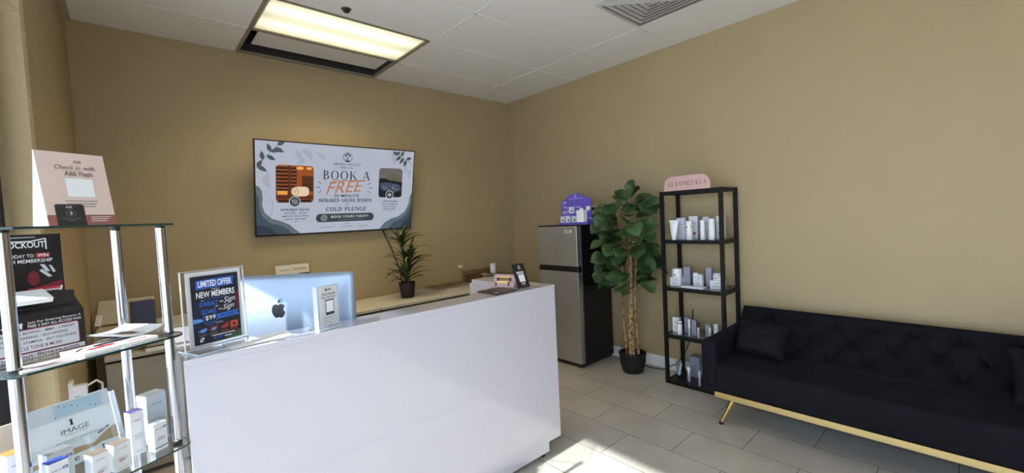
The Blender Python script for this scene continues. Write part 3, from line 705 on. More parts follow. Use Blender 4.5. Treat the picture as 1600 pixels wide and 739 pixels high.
S.text('pwhite', 'THE', -.048, .032, .012, .004, 3); S.text('pblue', 'SWEAT', -.027, .018, .066, .018, 3, .03); S.text('pwhite', 'AND', .017, .019, .014, .006, 3, .01); S.text('pwhite', 'Sign', .047, .021, .043, .026, 3, -.002, .4, 6)
S.text('pwhite', '- or -', 0, .004, .02, .005, 3)
S.text('pblue', 'SOAK', -.027, -.010, .054, .018, 3, .03); S.text('pwhite', 'AND', .012, -.009, .014, .006, 3, .01); S.text('pwhite', 'Sign', .042, -.006, .043, .026, 3, -.002, .4, 6)
S.poly('plblue', [(-.0835,-.030),(-.055,-.034),(-.05,-.044),(-.0835,-.048)], 2); S.poly('pblue', [(-.005,-.026),(.0835,-.022),(.07,-.032),(.0835,-.042),(-.005,-.046)], 2)
S.text('pnavy', 'NO CONTRACT', .04, -.034, .05, .009, 3, .01)
S.ell('pblue', -.026, -.037, .026, .024, 2.5); S.ell('pnavy', -.026, -.037, .0235, .0215, 3); S.text('pwhite', '$99', -.025, -.035, .036, .019, 4, .010); S.rect('pblue', -.04,-.052,-.012,-.050, 4)
S.text('pwhite', 'INCLUDES', .006, -.058, .024, .004, 3)
for k, (cx_, c) in enumerate(((-.055,'plblue'),(-.018,'pred'),(.022,'pred'),(.058,'porange'))):
    S.poly(c, [(cx_-.016,-.080),(cx_-.005,-.074),(cx_+.014,-.070 if k != 2 else -.062),(cx_+.016,-.079),(cx_+.002,-.086)] if k < 3 else [(cx_-.014,-.088),(cx_-.014,-.064),(cx_+.014,-.064),(cx_+.014,-.088)], 2)
    if k == 1:
        S.ell('plblue', cx_+.002, -.079, .007, .006, 3); 
        for q in range(5): S.line('pred', [(cx_-.012+q*.006,-.074),(cx_-.014+q*.007,-.064)], .0012, 3)
    if k == 3: S.ell('pred', cx_, -.076, .008, None, 3, 10); S.ell('poster', cx_, -.076, .005, None, 3.5, 10)
    for q in range(2): S.rect('pred' if k > 1 else 'grey', cx_-.014, -.0935-q*.005, cx_+.014, -.0915-q*.005, 3)
S.poly('pgreen', [(.0835,-.098),(.04,-.112),(.02,-.128),(.0835,-.128)], 1.6)
S.text('pwhite', 'THE MEMBERS OFFER SPECIAL OFFER IS', .015, -.104, .085, .004, 3) if False else S.rect('pwhite', -.025, -.106, .058, -.103, 3)
S.text('pblue', '$149', -.002, -.115, .032, .011, 3, .02); S.rect('pwhite', .02, -.117, .045, -.113, 3)
S.poly('pwhite', [(-.066,-.112),(-.060,-.103),(-.052,-.103),(-.050,-.107),(-.058,-.119),(-.064,-.119)], 3); S.rect('poster', -.061,-.113,-.056,-.108, 3.5)
S.flush(pm, {'poster': 'poster_print'})
# thin sheets lying beside it
tag(recenter(MB(Matrix.Translation((-3.395,-2.235,LZ)) @ Matrix.Rotation(R(7),4,'Z')).box(-.11,-.055,.0012,.11,.055,.004).build('flyer_stack', PAPER), (-3.395,-2.235,LZ)), 'thin stack of white flyers under the poster stand edge', 'flyers')

# small payment card in an acrylic stand
cs = thing('acrylic_card_stand', 'small clear stand with white pay later card before the computer', 'sign', (-3.135, -2.25, LZ))
CM = Matrix((PX, -PN, UZ)).transposed().to_4x4(); CM.translation = Vector((-3.136, -2.262, LZ))
m = MB(CM); m.box(-.052,-.003,.004,.052,-.0005,.182); m.box(-.052,.0022,.004,.052,.0045,.182); m.build('acrylic_sleeve', ACRYL, cs)
m = MB(CM); m.box(-.054,-.003,.004,-.052,.022,.183); m.box(.052,-.003,.004,.0535,.0045,.183); m.box(-.054,-.003,.182,.0535,.0045,.1835); m.build('sleeve_edge', ACRYLE, cs)
m = MB(CM); m.rbox(-.054,-.03,.0008,.054,.06,.004,.001,1); m.build('stand_base', ACRYLE, cs)
m = MB(CM); m.box(-.044,-.0003,.010,.051,.002,.180); m.build('card_insert', PAPER, cs)
S = Sheet(CM @ Vector((.003,-.0036,.095)), PX, UZ, .00025)
S.ell('black', -.012, .070, .0045, None, 1, 12); S.rect('dgrey', -.004,.068,.014,.072)
S.text('black', 'Trust Yourself', .0, .052, .068, .011, 1, .01); S.text('black', 'Now, Pay Later', .0, .036, .070, .011, 1, .0)
S.rect('black', -.018,-.038,.024,.026); S.rect('white', -.0155,-.026,.0215,.022, 2); S.rect('grey', -.010,-.0335,.016,-.0305, 2)
for k, (x0_, x1_) in enumerate(((-.038,.012),(.016,.040),(-.036,.0),(.006,.038),(-.034,.014))): S.rect('dgrey', x0_, -.050-(k//2)*.011, x1_, -.0488-(k//2)*.011)
S.rect('grey', -.008, -.084, .010, -.0815); S.flush(cs)

# dark clipboard with a bright clip
cp = thing('clipboard', 'dark brown clipboard with silver clip lying on the desk ledge', 'clipboard', (-2.16, -2.21, LZ))
m = MB(); m.prism([(-2.232,-2.118),(-2.060,-2.116),(-2.052,-2.272),(-2.235,-2.300)], LZ+.0005, LZ+.007); m.build('board', mat('dark brown board', rgb(62,50,44), .45, var=.1), cp)
m = MB(); m.rbox(-2.232,-2.296,LZ+.007,-2.206,-2.272,LZ+.014,.002,1); m.build('clip', CHROME, cp)
# pink two-tier card holder with gold pieces
ph = thing('card_holder', 'blush pink two-tier holder with gold cards beside the black sign', 'card holder', (-2.0, -2.07, LZ))
HM = Matrix.Translation((-2.005, -2.105, LZ)) @ Matrix.Rotation(R(-72), 4, 'Z')
m = MB(HM); m.rbox(-.085,-.030,.0008,.085,.030,.006,.002,1); m.rbox(-.085,-.030,.006,.085,-.026,.030,.001,1); m.rbox(-.078,.0,.006,.082,.004,.068,.001,1); m.rbox(-.085,.024,.006,.085,.028,.075,.001,1)
m.build('holder_body', PINK, ph)
gm = mat('gold foil', (.62, .45, .20, 1), .3, .9, var=.1)
for k in range(2):
    z, y = LZ*0 + .012 + k*.028, -.022 + k*.026
    m = MB(HM); m.rbox(-.042, y-.006, z, .042, y+.006, z+.024, .003, 1); q = m.build('gold_card', gm, ph)
    for s_ in (-1, 1):
        m = MB(HM); m.rbox(s_*.046-.006, y-.009, z-.002, s_*.046+.006, y+.009, z+.018, .002, 1); m.build('card_end', BLACKG, q)
# black leaning sign with white print
bs = thing('leaning_sign', 'small black card sign leaning back on the desk corner', 'sign', (-1.967, -2.235, LZ))
by = Vector((0, .055, .146)).normalized(); SM = Matrix((Vector((1,0,0)), Vector((0,0,1)).cross(Vector((1,0,0))), Vector((0,0,1)))).to_4x4()
T = Matrix((Vector((1,0,0)), -(Vector((1,0,0)).cross(by)), by)).transposed().to_4x4(); T.translation = Vector((-1.967, -2.246, LZ+.0015))
m = MB(T); m.rbox(-.051,0,0,.051,.004,.155,.001,1); m.build('sign_panel', mat('matt black card', rgb(30,26,28), .5, var=.05), bs)
m = MB(); m.add([(-1.95,-2.205,LZ+.08),(-1.925,-2.205,LZ+.08),(-1.925,-2.16,LZ+.001),(-1.95,-2.16,LZ+.001),(-1.95,-2.209,LZ+.085),(-1.925,-2.209,LZ+.085),(-1.925,-2.156,LZ+.001),(-1.95,-2.156,LZ+.001)], [(0,1,2,3),(7,6,5,4),(0,4,5,1),(3,2,6,7),(0,3,7,4),(1,5,6,2)]); m.build('easel_leg', BLACKG, bs)
S = Sheet(T @ Vector((0,-.0008,.0775)), (1,0,0), by, .0004)
S.quads('white', ring(.004,.055,.009,.011,.0028,.0028,40,330,16)); S.rect('white', .002,.052,.013,.0545); S.rect('grey', -.008,.037,.016,.040)
for k in range(2): S.rect('white', -.030, .020-k*.009, .028, .025-k*.009)
S.rect('white', -.022,-.040,.026,.006, 1, .003)
S.rect('white', -.010,-.058,-.002,-.044); S.rect('white', .008,-.058,.016,-.044); S.rect('grey', -.014,-.068,.02,-.066); S.flush(bs)

# ================================================================== THINGS ON THE BACK CABINET
CT = .778
# spiky potted plant
dp = thing('dracaena_plant', 'spiky dark green plant in a black pot on the cabinet', 'plant', (-1.75, -.33, CT))
pc = Vector((-1.75, -.33, CT))
MB().lathe([(.058,0),(.062,.004),(.078,.135),(.080,.150),(.074,.150),(.070,.138)], pc, 28).build('pot', POTB, dp)
MB().lathe([(.071,.128),(.05,.136),(.01,.138)], pc, 20).build('soil', SOIL, dp)
LF = bpy.data.materials.new('variegated strap leaf'); LF.use_nodes = True
LF.node_tree.nodes['Principled BSDF'].inputs['Roughness'].default_value = .42
ln = LF.node_tree; at_ = ln.nodes.new('ShaderNodeTexNoise'); at_.inputs['Scale'].default_value = 22; cr2 = ln.nodes.new('ShaderNodeValToRGB')
cr2.color_ramp.elements[0].position = .42; cr2.color_ramp.elements[0].color = rgb(44, 56, 30); cr2.color_ramp.elements[1].position = .66; cr2.color_ramp.elements[1].color = rgb(104, 118, 56)
tt = ln.nodes.new('ShaderNodeTexCoord'); ln.links.new(tt.outputs['Object'], at_.inputs['Vector']); ln.links.new(at_.outputs['Fac'], cr2.inputs[0]); ln.links.new(cr2.outputs[0], ln.nodes['Principled BSDF'].inputs['Base Color'])
LFY = mat('yellow green strap leaf', rgb(140, 152, 72), .45, var=.25, scale=20)
LFD = mat('dark strap leaf', rgb(46, 50, 32), .5, var=.3, scale=20)
def strap(mb, base, az, L, W, rise, droop):
    p = Vector(base); n = 9; d = Vector((math.cos(az), math.sin(az), 0)); sd = Vector((-math.sin(az), math.cos(az), 0)); vs = []; fs = []; el = rise
    for i in range(n+1):
        t = i/n; w = W*(.55 + .9*t if t < .4 else .91*(1 - ((t-.4)/.6)**1.7)) + .0005
        c = -w*.35
        vs += [p - sd*w + Vector((0,0,0)), p + Vector((0,0,c)), p + sd*w]
        el = rise - droop*(t**1.3); p = p + (d*math.cos(el) + Vector((0,0,1))*math.sin(el))*(L/n)
    for i in range(n):
        for k in (0, 1): fs.append((i*3+k, i*3+k+1, i*3+k+4, i*3+k+3))
    mb.add(vs, fs, True)
rng = random.Random(3)
tops = []
for (dx, dy, h, bend) in ((-.012,.0,.54,-.02),(.012,-.01,.36,.02),(.0,.02,.19,.0)):
    pts = [pc + Vector((dx + bend*(t**2), dy, .13 + (h-.13)*t)) for t in (0,.3,.6,1)]
    MB().tube(pts, [.009,.008,.008,.010], 10).build('stem', LFD, dp); tops.append(pts[-1])
for (base, n, L0, mb_y) in ((tops[0], 30, .26, 7), (tops[1], 40, .28, 12), (tops[2], 34, .28, 1)):
    ms = {0: MB(), 1: MB(), 2: MB()}
    for i in range(n):
        az = i*2.399 + rng.uniform(-.2,.2); L = L0*rng.uniform(.75,1.15)*(.72 if math.sin(az) > .5 else 1)
        rise = R(rng.uniform(30, 84)); dr = rise + R(rng.uniform(-5, 55)) if rise < R(70) else R(rng.uniform(20,70))
        k = 1 if i < mb_y else (2 if rng.random() < .4 else 0)
        strap(ms[k], base + Vector((0,0,rng.uniform(-.07,.02))), az, L, .0165*rng.uniform(.8,1.2), rise, dr)
    ms[0].build('leaves', LF, dp); ms[1].build('leaves', LFY, dp, 'yellow green new leaves') if ms[1].v else None; ms[2].build('leaves', LFD, dp)

# mat of thin upright pegs
pgm = thing('peg_mat', 'beige drying mat of thin slanted pegs along the wall', 'drying mat', (-1.08, -.2, CT))
MB().rbox(-1.43, -.36, CT+.0005, -.88, -.06, CT+.008, .003, 1).build('mat_base', CREAM, pgm)
m = MB()
for i in range(26):
    for j in range(6):
        x = -1.415 + i*.0206; y = -.34 + j*.052
        m.tube([(x,y,CT+.008),(x+.012,y+.006,CT+.045)], [.0030,.0018], 5)
m.build('pegs', mat('olive peg', rgb(98,84,48), .6, var=.1), pgm)

# wire basket, board, dish and paper cups near the corner
bd = tag(recenter(MB().rbox(-.86,-.030,CT+.0005,-.44,-.018,CT+.135,.002,1).build('cork_board', mat('brown board', rgb(128,98,58), .7, var=.12, scale=30)), (-.65,-.024,CT)), 'brown board leaning on the back wall behind wire basket', 'board')
wb = thing('wire_basket', 'low wire basket before the brown board on the cabinet', 'basket', (-.65, -.2, CT))
m = MB(); bx0, bx1, by0, by1 = -.87, -.45, -.40, -.05
for z in (CT+.012, CT+.050, CT+.085): m.tube([(bx0,by0,z),(bx1,by0,z),(bx1,by1,z),(bx0,by1,z),(bx0,by0,z)], .0032, 6)
m.build('rim', mat('bronze wire', rgb(120,104,80), .35, .7, var=.1), wb)
m = MB()
for i in range(10):
    x = bx0 + (bx1-bx0)*i/9; m.tube([(x,by0,CT+.09),(x,by0,CT+.004),(x,by1,CT+.004),(x,by1,CT+.09)], .0022, 5)
for i in range(1, 8):
    y = by0 + (by1-by0)*i/8; m.tube([(bx0,y,CT+.09),(bx0,y,CT+.0062),(bx1,y,CT+.0062),(bx1,y,CT+.09)], .0022, 5)
for i in range(4): m.tube([(bx0+.02+i*.03,by0,CT+.085),(bx0+.02+i*.03,by0-.004,CT+.125)], .0022, 5)
m.build('wires', MATS['bronze wire'], wb)
ds = thing('shallow_dish', 'small cream dish with dark rim lying in the wire basket', 'dish', (-.66, -.24, CT+.01))
MB().lathe([(.03,0),(.065,.012),(.075,.022),(.072,.022),(.03,.006)], (-.66,-.24,CT+.072), 24).build('dish_body', CREAM, ds)
MB().lathe([(.05,.0),(.048,.002)], (-.63,-.24,CT+.092), 20).build('dark_center', BLACKG, ds)
MB().lathe([(.06,0),(.06,.06)], (-.66,-.24,CT+.010), 20).build('dish_foot', CREAM, ds)
pcup = thing('paper_cups', 'stack of white paper cups standing in the wire basket', 'cups', (-.55, -.19, CT+.01))
for k in range(5):
    z = CT + .0095 + k*.024
    MB().lathe([(.026,0),(.036,.088),(.038,.092),(.035,.092),(.025,.004)], (-.545,-.20,z), 24).build('cup', PLASTW, pcup)
m = MB()
for k in range(3): m.lathe([(.0335+k*.002,.060+k*.010),(.0338+k*.002,.063+k*.010)], (-.545,-.20,CT+.0095), 20, False)
m.build('cup_print', GREYINK, pcup)

# ================================================================== REFRIGERATOR
FX, FY0, FY1 = -.56, -1.515, -.995
fg = thing('refrigerator', 'two-door stainless refrigerator with black sides in the corner', 'refrigerator', (-.29, -1.255, 0))
MB().rbox(FX+.062, FY0, .03, -.03, FY1, 1.412, .004, 1).build('fridge_body', BLACKG, fg)
def fdoor(name, z0, z1):
    m = MB(); m.rbox(FX, FY0+.001, z0, FX+.058, FY1-.001, z1, .006, 2); return m.build(name, STEEL, fg)
lower = fdoor('door', .045, .950); upper = fdoor('freezer_door', 1.004, 1.400)
MB().box(FX+.006, FY0+.004, .950, FX+.06, FY1-.004, 1.004).build('handle_recess', BLACKG, fg)
MB().rbox(FX-.004, FY0+.002, .956, FX+.02, FY1-.002, .990, .004, 1).build('handle', BLACKG, lower)
MB().rbox(FX+.002, FY0, 1.400, FX+.062, FY1, 1.412, .002, 1).build('top_cap', BLACKG, fg)
MB().box(FX+.02, FY0+.01, .012, -.05, FY1-.01, .045).build('kick_plate', BLACKG, fg)
for y in (FY0+.05, FY1-.05):
    MB().lathe([(.02,0),(.02,.014)], (FX+.05,y,0), 12).build('foot', BLACKG, fg); MB().lathe([(.02,0),(.02,.032)], (-.08,y,0), 12).build('foot', BLACKG, fg)
bdg = MB().rbox(FX-.003, -1.45, 1.335, FX, -1.365, 1.358, .001, 1).build('badge', PLASTW, upper)
S = Sheet((FX-.0035,-1.4075,1.3465), (0,-1,0), (0,0,1), .0005); S.rect('grey', -.033,-.006,.033,.006); S.flush(fg, {'grey': 'badge_print'})

# purple counter display on the refrigerator
FT = 1.412
pdp = thing('counter_display', 'purple arched counter display with printed boxes on the refrigerator', 'display', (-.40, -1.40, FT))
for k, c in dict(violet=(104,84,186), dviolet=(66,52,140), lav=(196,188,232)).items(): ink(k, rgb(*c))
DYc = -1.41; hw = .19
m = MB(Matrix(((0,0,-1,-.42),(-1,0,0,DYc),(0,1,0,FT),(0,0,0,1))))       # local x to the picture's right (-Y), local y up, local z to the room (-X)
out = [(-hw,.0),(hw,.0),(hw,.245),(.15,.262)] + arc(0,.235,.13,.075,20,160,10) + [(-.15,.248),(-hw,.232)]
m.prism(out, 0, .006); m.build('display_board', INKS['violet'], pdp)
m = MB(Matrix(((0,0,-1,-.42),(-1,0,0,DYc),(0,1,0,FT),(0,0,0,1)))); m.prism([(-hw,0),(hw,0),(hw,.02),(-hw,.02)], .006, .075); m.build('display_tray', INKS['violet'], pdp)
m = MB(); m.add([(-.41,DYc-.05,FT+.2),(-.41,DYc+.05,FT+.2),(-.33,DYc+.05,FT+.001),(-.33,DYc-.05,FT+.001),(-.414,DYc-.05,FT+.2),(-.414,DYc+.05,FT+.2),(-.334,DYc+.05,FT+.001),(-.334,DYc-.05,FT+.001)], [(0,1,2,3),(7,6,5,4),(0,3,7,4),(1,5,6,2),(0,4,5,1),(3,2,6,7)]); m.build('easel_back', INKS['dviolet'], pdp)
S = Sheet((-.4265, DYc, FT+.15), (0,-1,0), (0,0,1), .0006)
S.quads('lav', ring(0,.135,.013,.014,.005,.005)); S.rect('lav', -.006,.125,.006,.132); S.rect('lav', -.085,.105,.085,.110)
S.rect('lav', -.165,.072,-.12,.082); S.rect('lav', -.165,.060,-.13,.064)
S.text('white', 'The one & only', -.05, .022, .225, .030); S.text('white', 'BOTOX\u00ae Cosmetic', -.005, -.024, .325, .032)
for k in range(2): S.rect('lav', -.16, -.062-k*.026, -.08, -.057-k*.026)
for (x, y, s_) in ((-.11,-.078,.018),(.03,-.07,.016),(.075,-.055,.02),(.12,-.035,.02),(-.04,-.09,.016)): S.ell('dviolet', x, y, s_, None, 1.5, 12)
S.flush(pdp)
def pbox(y, z, s_=.052, d=.03, x=-.4265):
    m = MB(); m.rbox(x-d, y-s_/2, z, x, y+s_/2, z+s_*1.25, .002, 1); q = m.build('sample_carton', CARDB, pdp)
    S = Sheet((x-d-.0003, y, z+s_*.62), (0,-1,0), (0,0,1), .0005); S.ell('dviolet', .010, -.008, .011, None, 1, 12); S.rect('lav', -.02, .012, .02, .018); S.rect('lav', -.022,-.028,.022,-.024); 
    for kk, mm_ in S.d.items(): mm_.build('carton_print', INKS[kk], q)
for i, y in enumerate((DYc+.157, DYc+.085, DYc+.008)): pbox(y, FT+.021)
pbox(DYc+.04, FT+.112)
m = MB(); m.tube([(-.45,DYc-.165,FT+.155),(-.43,DYc-.165,FT+.155)], .022, 14); m.build('printed_seal', CARDB, pdp)
wd = thing('white_dispenser', 'white box-shaped dispenser with a cord standing before purple display', 'dispenser', (-.47, -1.53, FT))
m = MB(); m.rbox(-.52,-1.575,FT+.021,-.455,-1.485,FT+.14,.008,2); m.build('dispenser_body', PLASTW, wd)
m = MB(); m.lathe([(.02,0),(.02,.012),(.012,.02)], (-.488,-1.53,FT+.14), 16); m.build('cap', PLASTW, wd)
m = MB(); m.tube([(-.49,-1.575,FT+.07),(-.42,-1.61,FT+.05),(-.3,-1.62,FT+.03),(-.12,-1.53,FT+.02),(-.02,-1.46,FT+.02)], .0025, 6); m.build('cord', PLASTW, wd)
# thermostat on the right wall
th = thing('thermostat', 'small cream thermostat with dark display on the wall', 'thermostat', (0, -1.37, 1.55))
m = MB(); m.rbox(-.03,-1.465,1.505,-.001,-1.28,1.60,.006,2); m.build('thermostat_body', mat('ivory plastic', rgb(206,198,178), .45, var=.02), th)
MB().rbox(-.032,-1.345,1.548,-.0295,-1.295,1.582,.001,1).build('display', BLACKG, th)
m = MB()
for k in range(3): m.rbox(-.033,-1.385-k*.024,1.552,-.0295,-1.368-k*.024,1.578,.002,1)
m.build('buttons', mat('grey buttons', rgb(140,140,136), .5, var=.02), th)

# ================================================================== FAUX FIG TREE
ft = thing('fiddle_leaf_tree', 'tall artificial broad-leaf tree in small black pot by the wall', 'plant', (-.30, -1.90, 0))
pc = Vector((-.285, -1.905, 0))
MB().lathe([(.085,0),(.095,.01),(.118,.10),(.122,.17),(.128,.175),(.128,.186),(.116,.186),(.112,.160)], pc, 36).build('pot', POTB, ft)
MB().lathe([(.113,.155),(.08,.168),(.02,.172)], pc, 28).build('soil', SOIL, ft)
BARK = bpy.data.materials.new('speckled cane bark'); BARK.use_nodes = True
nt = BARK.node_tree; b = nt.nodes['Principled BSDF']; b.inputs['Roughness'].default_value = .8
n = nt.nodes.new('ShaderNodeTexNoise'); n.inputs['Scale'].default_value = 55; n.inputs['Detail'].default_value = 3
c_ = nt.nodes.new('ShaderNodeValToRGB'); c_.color_ramp.elements[0].position = .40; c_.color_ramp.elements[0].color = rgb(92,58,34); c_.color_ramp.elements[1].position = .52; c_.color_ramp.elements[1].color = rgb(184,150,102)
t_ = nt.nodes.new('ShaderNodeTexCoord'); mp = nt.nodes.new('ShaderNodeMapping'); mp.inputs['Scale'].default_value = (1,1,.6)
nt.links.new(t_.outputs['Object'], mp.inputs[0]); nt.links.new(mp.outputs[0], n.inputs['Vector']); nt.links.new(n.outputs['Fac'], c_.inputs[0]); nt.links.new(c_.outputs[0], b.inputs['Base Color'])
rng = random.Random(11)
for (dx, dy, tx, ty, h, r) in ((-.02,-.008,-.0,.0,1.55,.016),(.02,.012,.03,.02,1.30,.012),(-.03,.046,-.02,.075,1.0,.009),(.02,-.040,.03,-.05,1.15,.011),(-.01,-.026,-.02,-.02,1.42,.011)):
    pts = []
    for i in range(12):
        t = i/11; pts.append(pc + Vector((dx+(tx-dx)*t + .008*math.sin(5*t+dx*90), dy+(ty-dy)*t + .008*math.cos(6*t+dy*70), .16+(h-.16)*t)))
    MB().tube(pts, [r*(1.1-.45*i/11) for i in range(12)], 10).build('trunk', BARK, ft)
m = MB()
for (p0, p1) in (((0,0,.85),(.0,.14,.96)),((0,0,.80),(-.02,-.15,.86)),((0,0,1.15),(0,.2,1.3)),((0,0,1.2),(-.02,-.2,1.36)),((0,0,1.4),(-.06,.06,1.6)),((0,0,1.45),(-.02,-.05,1.70))):
    a = pc + Vector(p0); c = pc + Vector(p1); m.tube([a, (a+c)/2 + Vector((0,0,-.02)), c], [.006,.005,.004], 6)
m.build('branches', BARK, ft)
FIG = bpy.data.materials.new('broad fig leaf'); FIG.use_nodes = True
nt = FIG.node_tree; b = nt.nodes['Principled BSDF']; b.inputs['Roughness'].default_value = .45
n = nt.nodes.new('ShaderNodeTexNoise'); n.inputs['Scale'].default_value = 7; c_ = nt.nodes.new('ShaderNodeValToRGB')
c_.color_ramp.elements[0].position = .35; c_.color_ramp.elements[0].color = rgb(42,62,38); c_.color_ramp.elements[1].position = .68; c_.color_ramp.elements[1].color = rgb(84,112,66)
t_ = nt.nodes.new('ShaderNodeTexCoord'); nt.links.new(t_.outputs['Object'], n.inputs['Vector']); nt.links.new(n.outputs['Fac'], c_.inputs[0]); nt.links.new(c_.outputs[0], b.inputs['Base Color'])
def figleaf(mb, base, d, upv, L, W, curl):
    d = d.normalized(); sd = d.cross(upv).normalized(); nn_ = sd.cross(d); vs = []; fs = []; n = 9
    for i in range(n+1):
        t = i/n; w = W*(.05 + math.sin(math.pi*t**1.25)**.62) if 0 < t < 1 else W*(.05 if t <= 0 else .12)
        p = base + d*(L*t) - nn_*(curl*L*t*t)
        for k in (-1,-.5,0,.5,1): vs.append(p + sd*(w*k) + nn_*(abs(k)**1.5*w*.32 + .006*math.sin(9*t+k*2)))
    for i in range(n):
        for k in range(4): fs.append((i*5+k, i*5+k+1, i*5+k+6, i*5+k+5))
    mb.add(vs, fs, True)
m = MB(); cnt = 0
def put_leaf(p, d, L):
    upv = Vector((-.55, -.2, .8)) + Vector((rng.uniform(-.4,.4), rng.uniform(-.4,.4), rng.uniform(-.2,.2)))
    figleaf(m, p, d, upv.normalized(), L, L*rng.uniform(.36,.43), rng.uniform(-.05,.35))
while cnt < 105:
    z = rng.uniform(.80, 1.62); t = (z-.76)/.92
    rad = .36*(max(.02, math.sin(math.pi*min(1, .16+.74*t))))**.7
    a = rng.uniform(0, 2*math.pi); q = rad*rng.uniform(.25,.72)
    p = pc + Vector((math.cos(a)*q*.75 - .03, math.sin(a)*q, z))
    d = Vector((math.cos(a) - .25, math.sin(a), rng.uniform(-.65,.75)))
    L = rng.uniform(.15,.21); e = p + d.normalized()*L
    if e.x > -.045 or p.x > -.05 or e.x < -.72 or not (-2.235 < e.y < -1.535) or e.z < .77: continue
    put_leaf(p, d, L); cnt += 1
for (p, d, L) in (((-.06,-.05,1.62),(-.2,.6,.55),.15),((-.06,-.06,1.64),(-.1,.9,.05),.17),((-.05,-.06,1.66),(0,-.35,1),.15),((-.05,-.06,1.64),(-.1,-.8,.5),.15),((-.05,-.03,1.60),(0,.4,.9),.13),((-.06,.0,.86),(-.2,.15,-1),.13),((-.05,-.15,.88),(0,-.8,-.6),.16),((-.05,.12,.92),(-.1,.8,-.4),.15)):
    put_leaf(pc + Vector(p), Vector(d), L)
m.build('foliage', FIG, ft)

# power cord along the baseboard
m = MB(); m.tube([(-.03,-1.60,.02),(-.06,-1.75,.006),(-.10,-2.02,.006),(-.11,-2.12,.02),(-.07,-2.22,.08),(-.025,-2.252,.13),(-.010,-2.30,.22),(-.008,-2.36,.40),(-.008,-2.37,.6)], .0045, 8)
tag(recenter(m.build('power_cord', BLACKG), (-.08,-2.0,0)), 'thin black power cord curving along the baseboard behind rack', 'cord')

# ================================================================== BLACK DISPLAY RACK
RX0, RX1, RY0, RY1, RH = -.338, -.022, -2.262, -2.782, 1.668
rk = thing('display_rack', 'tall black metal rack of four shelves beside the sofa', 'rack', (-.18, -2.52, 0))
for x in (RX0, RX1-.028):
    for y in (RY0-.028, RY1): MB().rbox(x, y, 0, x+.028, y+.028, RH, .001, 1).build('post', BLACKM, rk)
LV = [1.252, .846, .433, .027]
def rail(z, h=.03):
    m = MB(); m.box(RX0+.002,RY1+.028,z-h,RX0+.026,RY0-.028,z); m.box(RX1-.026,RY1+.028,z-h,RX1-.002,RY0-.028,z); m.box(RX0+.028,RY1+.002,z-h,RX1-.028,RY1+.026,z); m.box(RX0+.028,RY0-.026,z-h,RX1-.028,RY0-.002,z); return m
rail(RH-.001).build('top_frame', BLACKM, rk)
for i, z in enumerate(LV):
    s_ = rail(z).build('shelf_frame', BLACKM, rk)
    if i < 3:
        m = MB(); m.box(RX0+.026,RY1+.026,z-.006,RX1-.026,RY0-.026,z); m.build('glass_panel', mat('smoked glass', rgb(92,96,94), .12, var=.05, spec=.7), s_)
    else:
        m = MB(); m.box(RX0+.026,RY1+.026,z-.011,RX1-.026,RY0-.026,z); m.build('bottom_panel', BLACKG, s_)
# arched pink brand sign on top
sg = thing('arched_sign', 'arched blush pink brand sign standing on top of the rack', 'sign', (-.18, -2.525, RH))
AM = Matrix(((0,0,-1,-.325),(-1,0,0,-2.505),(0,1,0,RH-.001),(0,0,0,1)))
m = MB(AM); m.prism([(-.192,0),(.192,0)] + arc(.192-.075,.118-.075,.075,.075,0,90,8) + arc(-.192+.075,.118-.075,.075,.075,90,180,8), 0, .018); m.build('sign_board', PINK, sg)
m = MB(AM); m.box(-.15,0,-.06,.15,.004,0); m.build('sign_foot', PINK, sg)
ink('taupe', rgb(112,84,80)); S = Sheet(AM @ Vector((0,.055,.0186)), (0,-1,0), (0,0,1), .0006); 
for i, ch in enumerate('SKINMEDICA'): S.text('taupe', ch, -.148 + i*.0335, .0, .007 if ch == 'I' else (.027 if ch == 'M' else .021), .036, 1, -.006)
S.flush(sg)

# ---- products: every carton, tube, jar and bottle its own thing
RYM = Matrix(((0,-1,0,0),(1,0,0,0),(0,0,1,0),(0,0,0,1)))
ink('crimson', rgb(176,54,72)); ink('silverink', rgb(150,152,160))
def pmx(X, Y, z, yaw=0): return Matrix.Translation((X, Y, z)) @ Matrix.Rotation(R(-90+yaw), 4, 'Z')   # local -y faces the room (-X), local x to the picture's right
def sheet(M_, y, zc): return Sheet(M_ @ Vector((0, y, zc)), M_.to_3x3() @ Vector((1,0,0)), (0,0,1), .0005)
def p_carton(X, Y, z, w, d, h, mt, label, group, yaw=0, emblem=None, lid=None, cat='carton', lines=True):
    c = thing('product_carton', label, cat, (X, Y, z), group); M_ = pmx(X, Y, z+.0005, yaw)
    m = MB(M_); m.rbox(-w/2,-d/2,0,w/2,d/2,h,.0012,1); m.build('carton_body', mt, c)
    m = MB(M_); m.box(-w/2+.002,-d/2+.002,h,w/2-.002,d/2-.002,h+.0008); m.build('carton_flap', mt if lid is None else lid, c)
    if lines:
        S = sheet(M_, -d/2-.0002, h/2); S.rect('silverink', -w*.28, h*.18, w*.28, h*.18+.004)
        for k in range(3): S.rect('silverink', -w*.3, -h*(.12+.07*k), w*(.05+.08*k), -h*(.12+.07*k)+.002)
        if emblem: S.ell('crimson', w*.12 if emblem == 1 else 0, -h*.26, .011, .013, 1, 14)
        S.flush(c, {'crimson': 'emblem'})
    return c
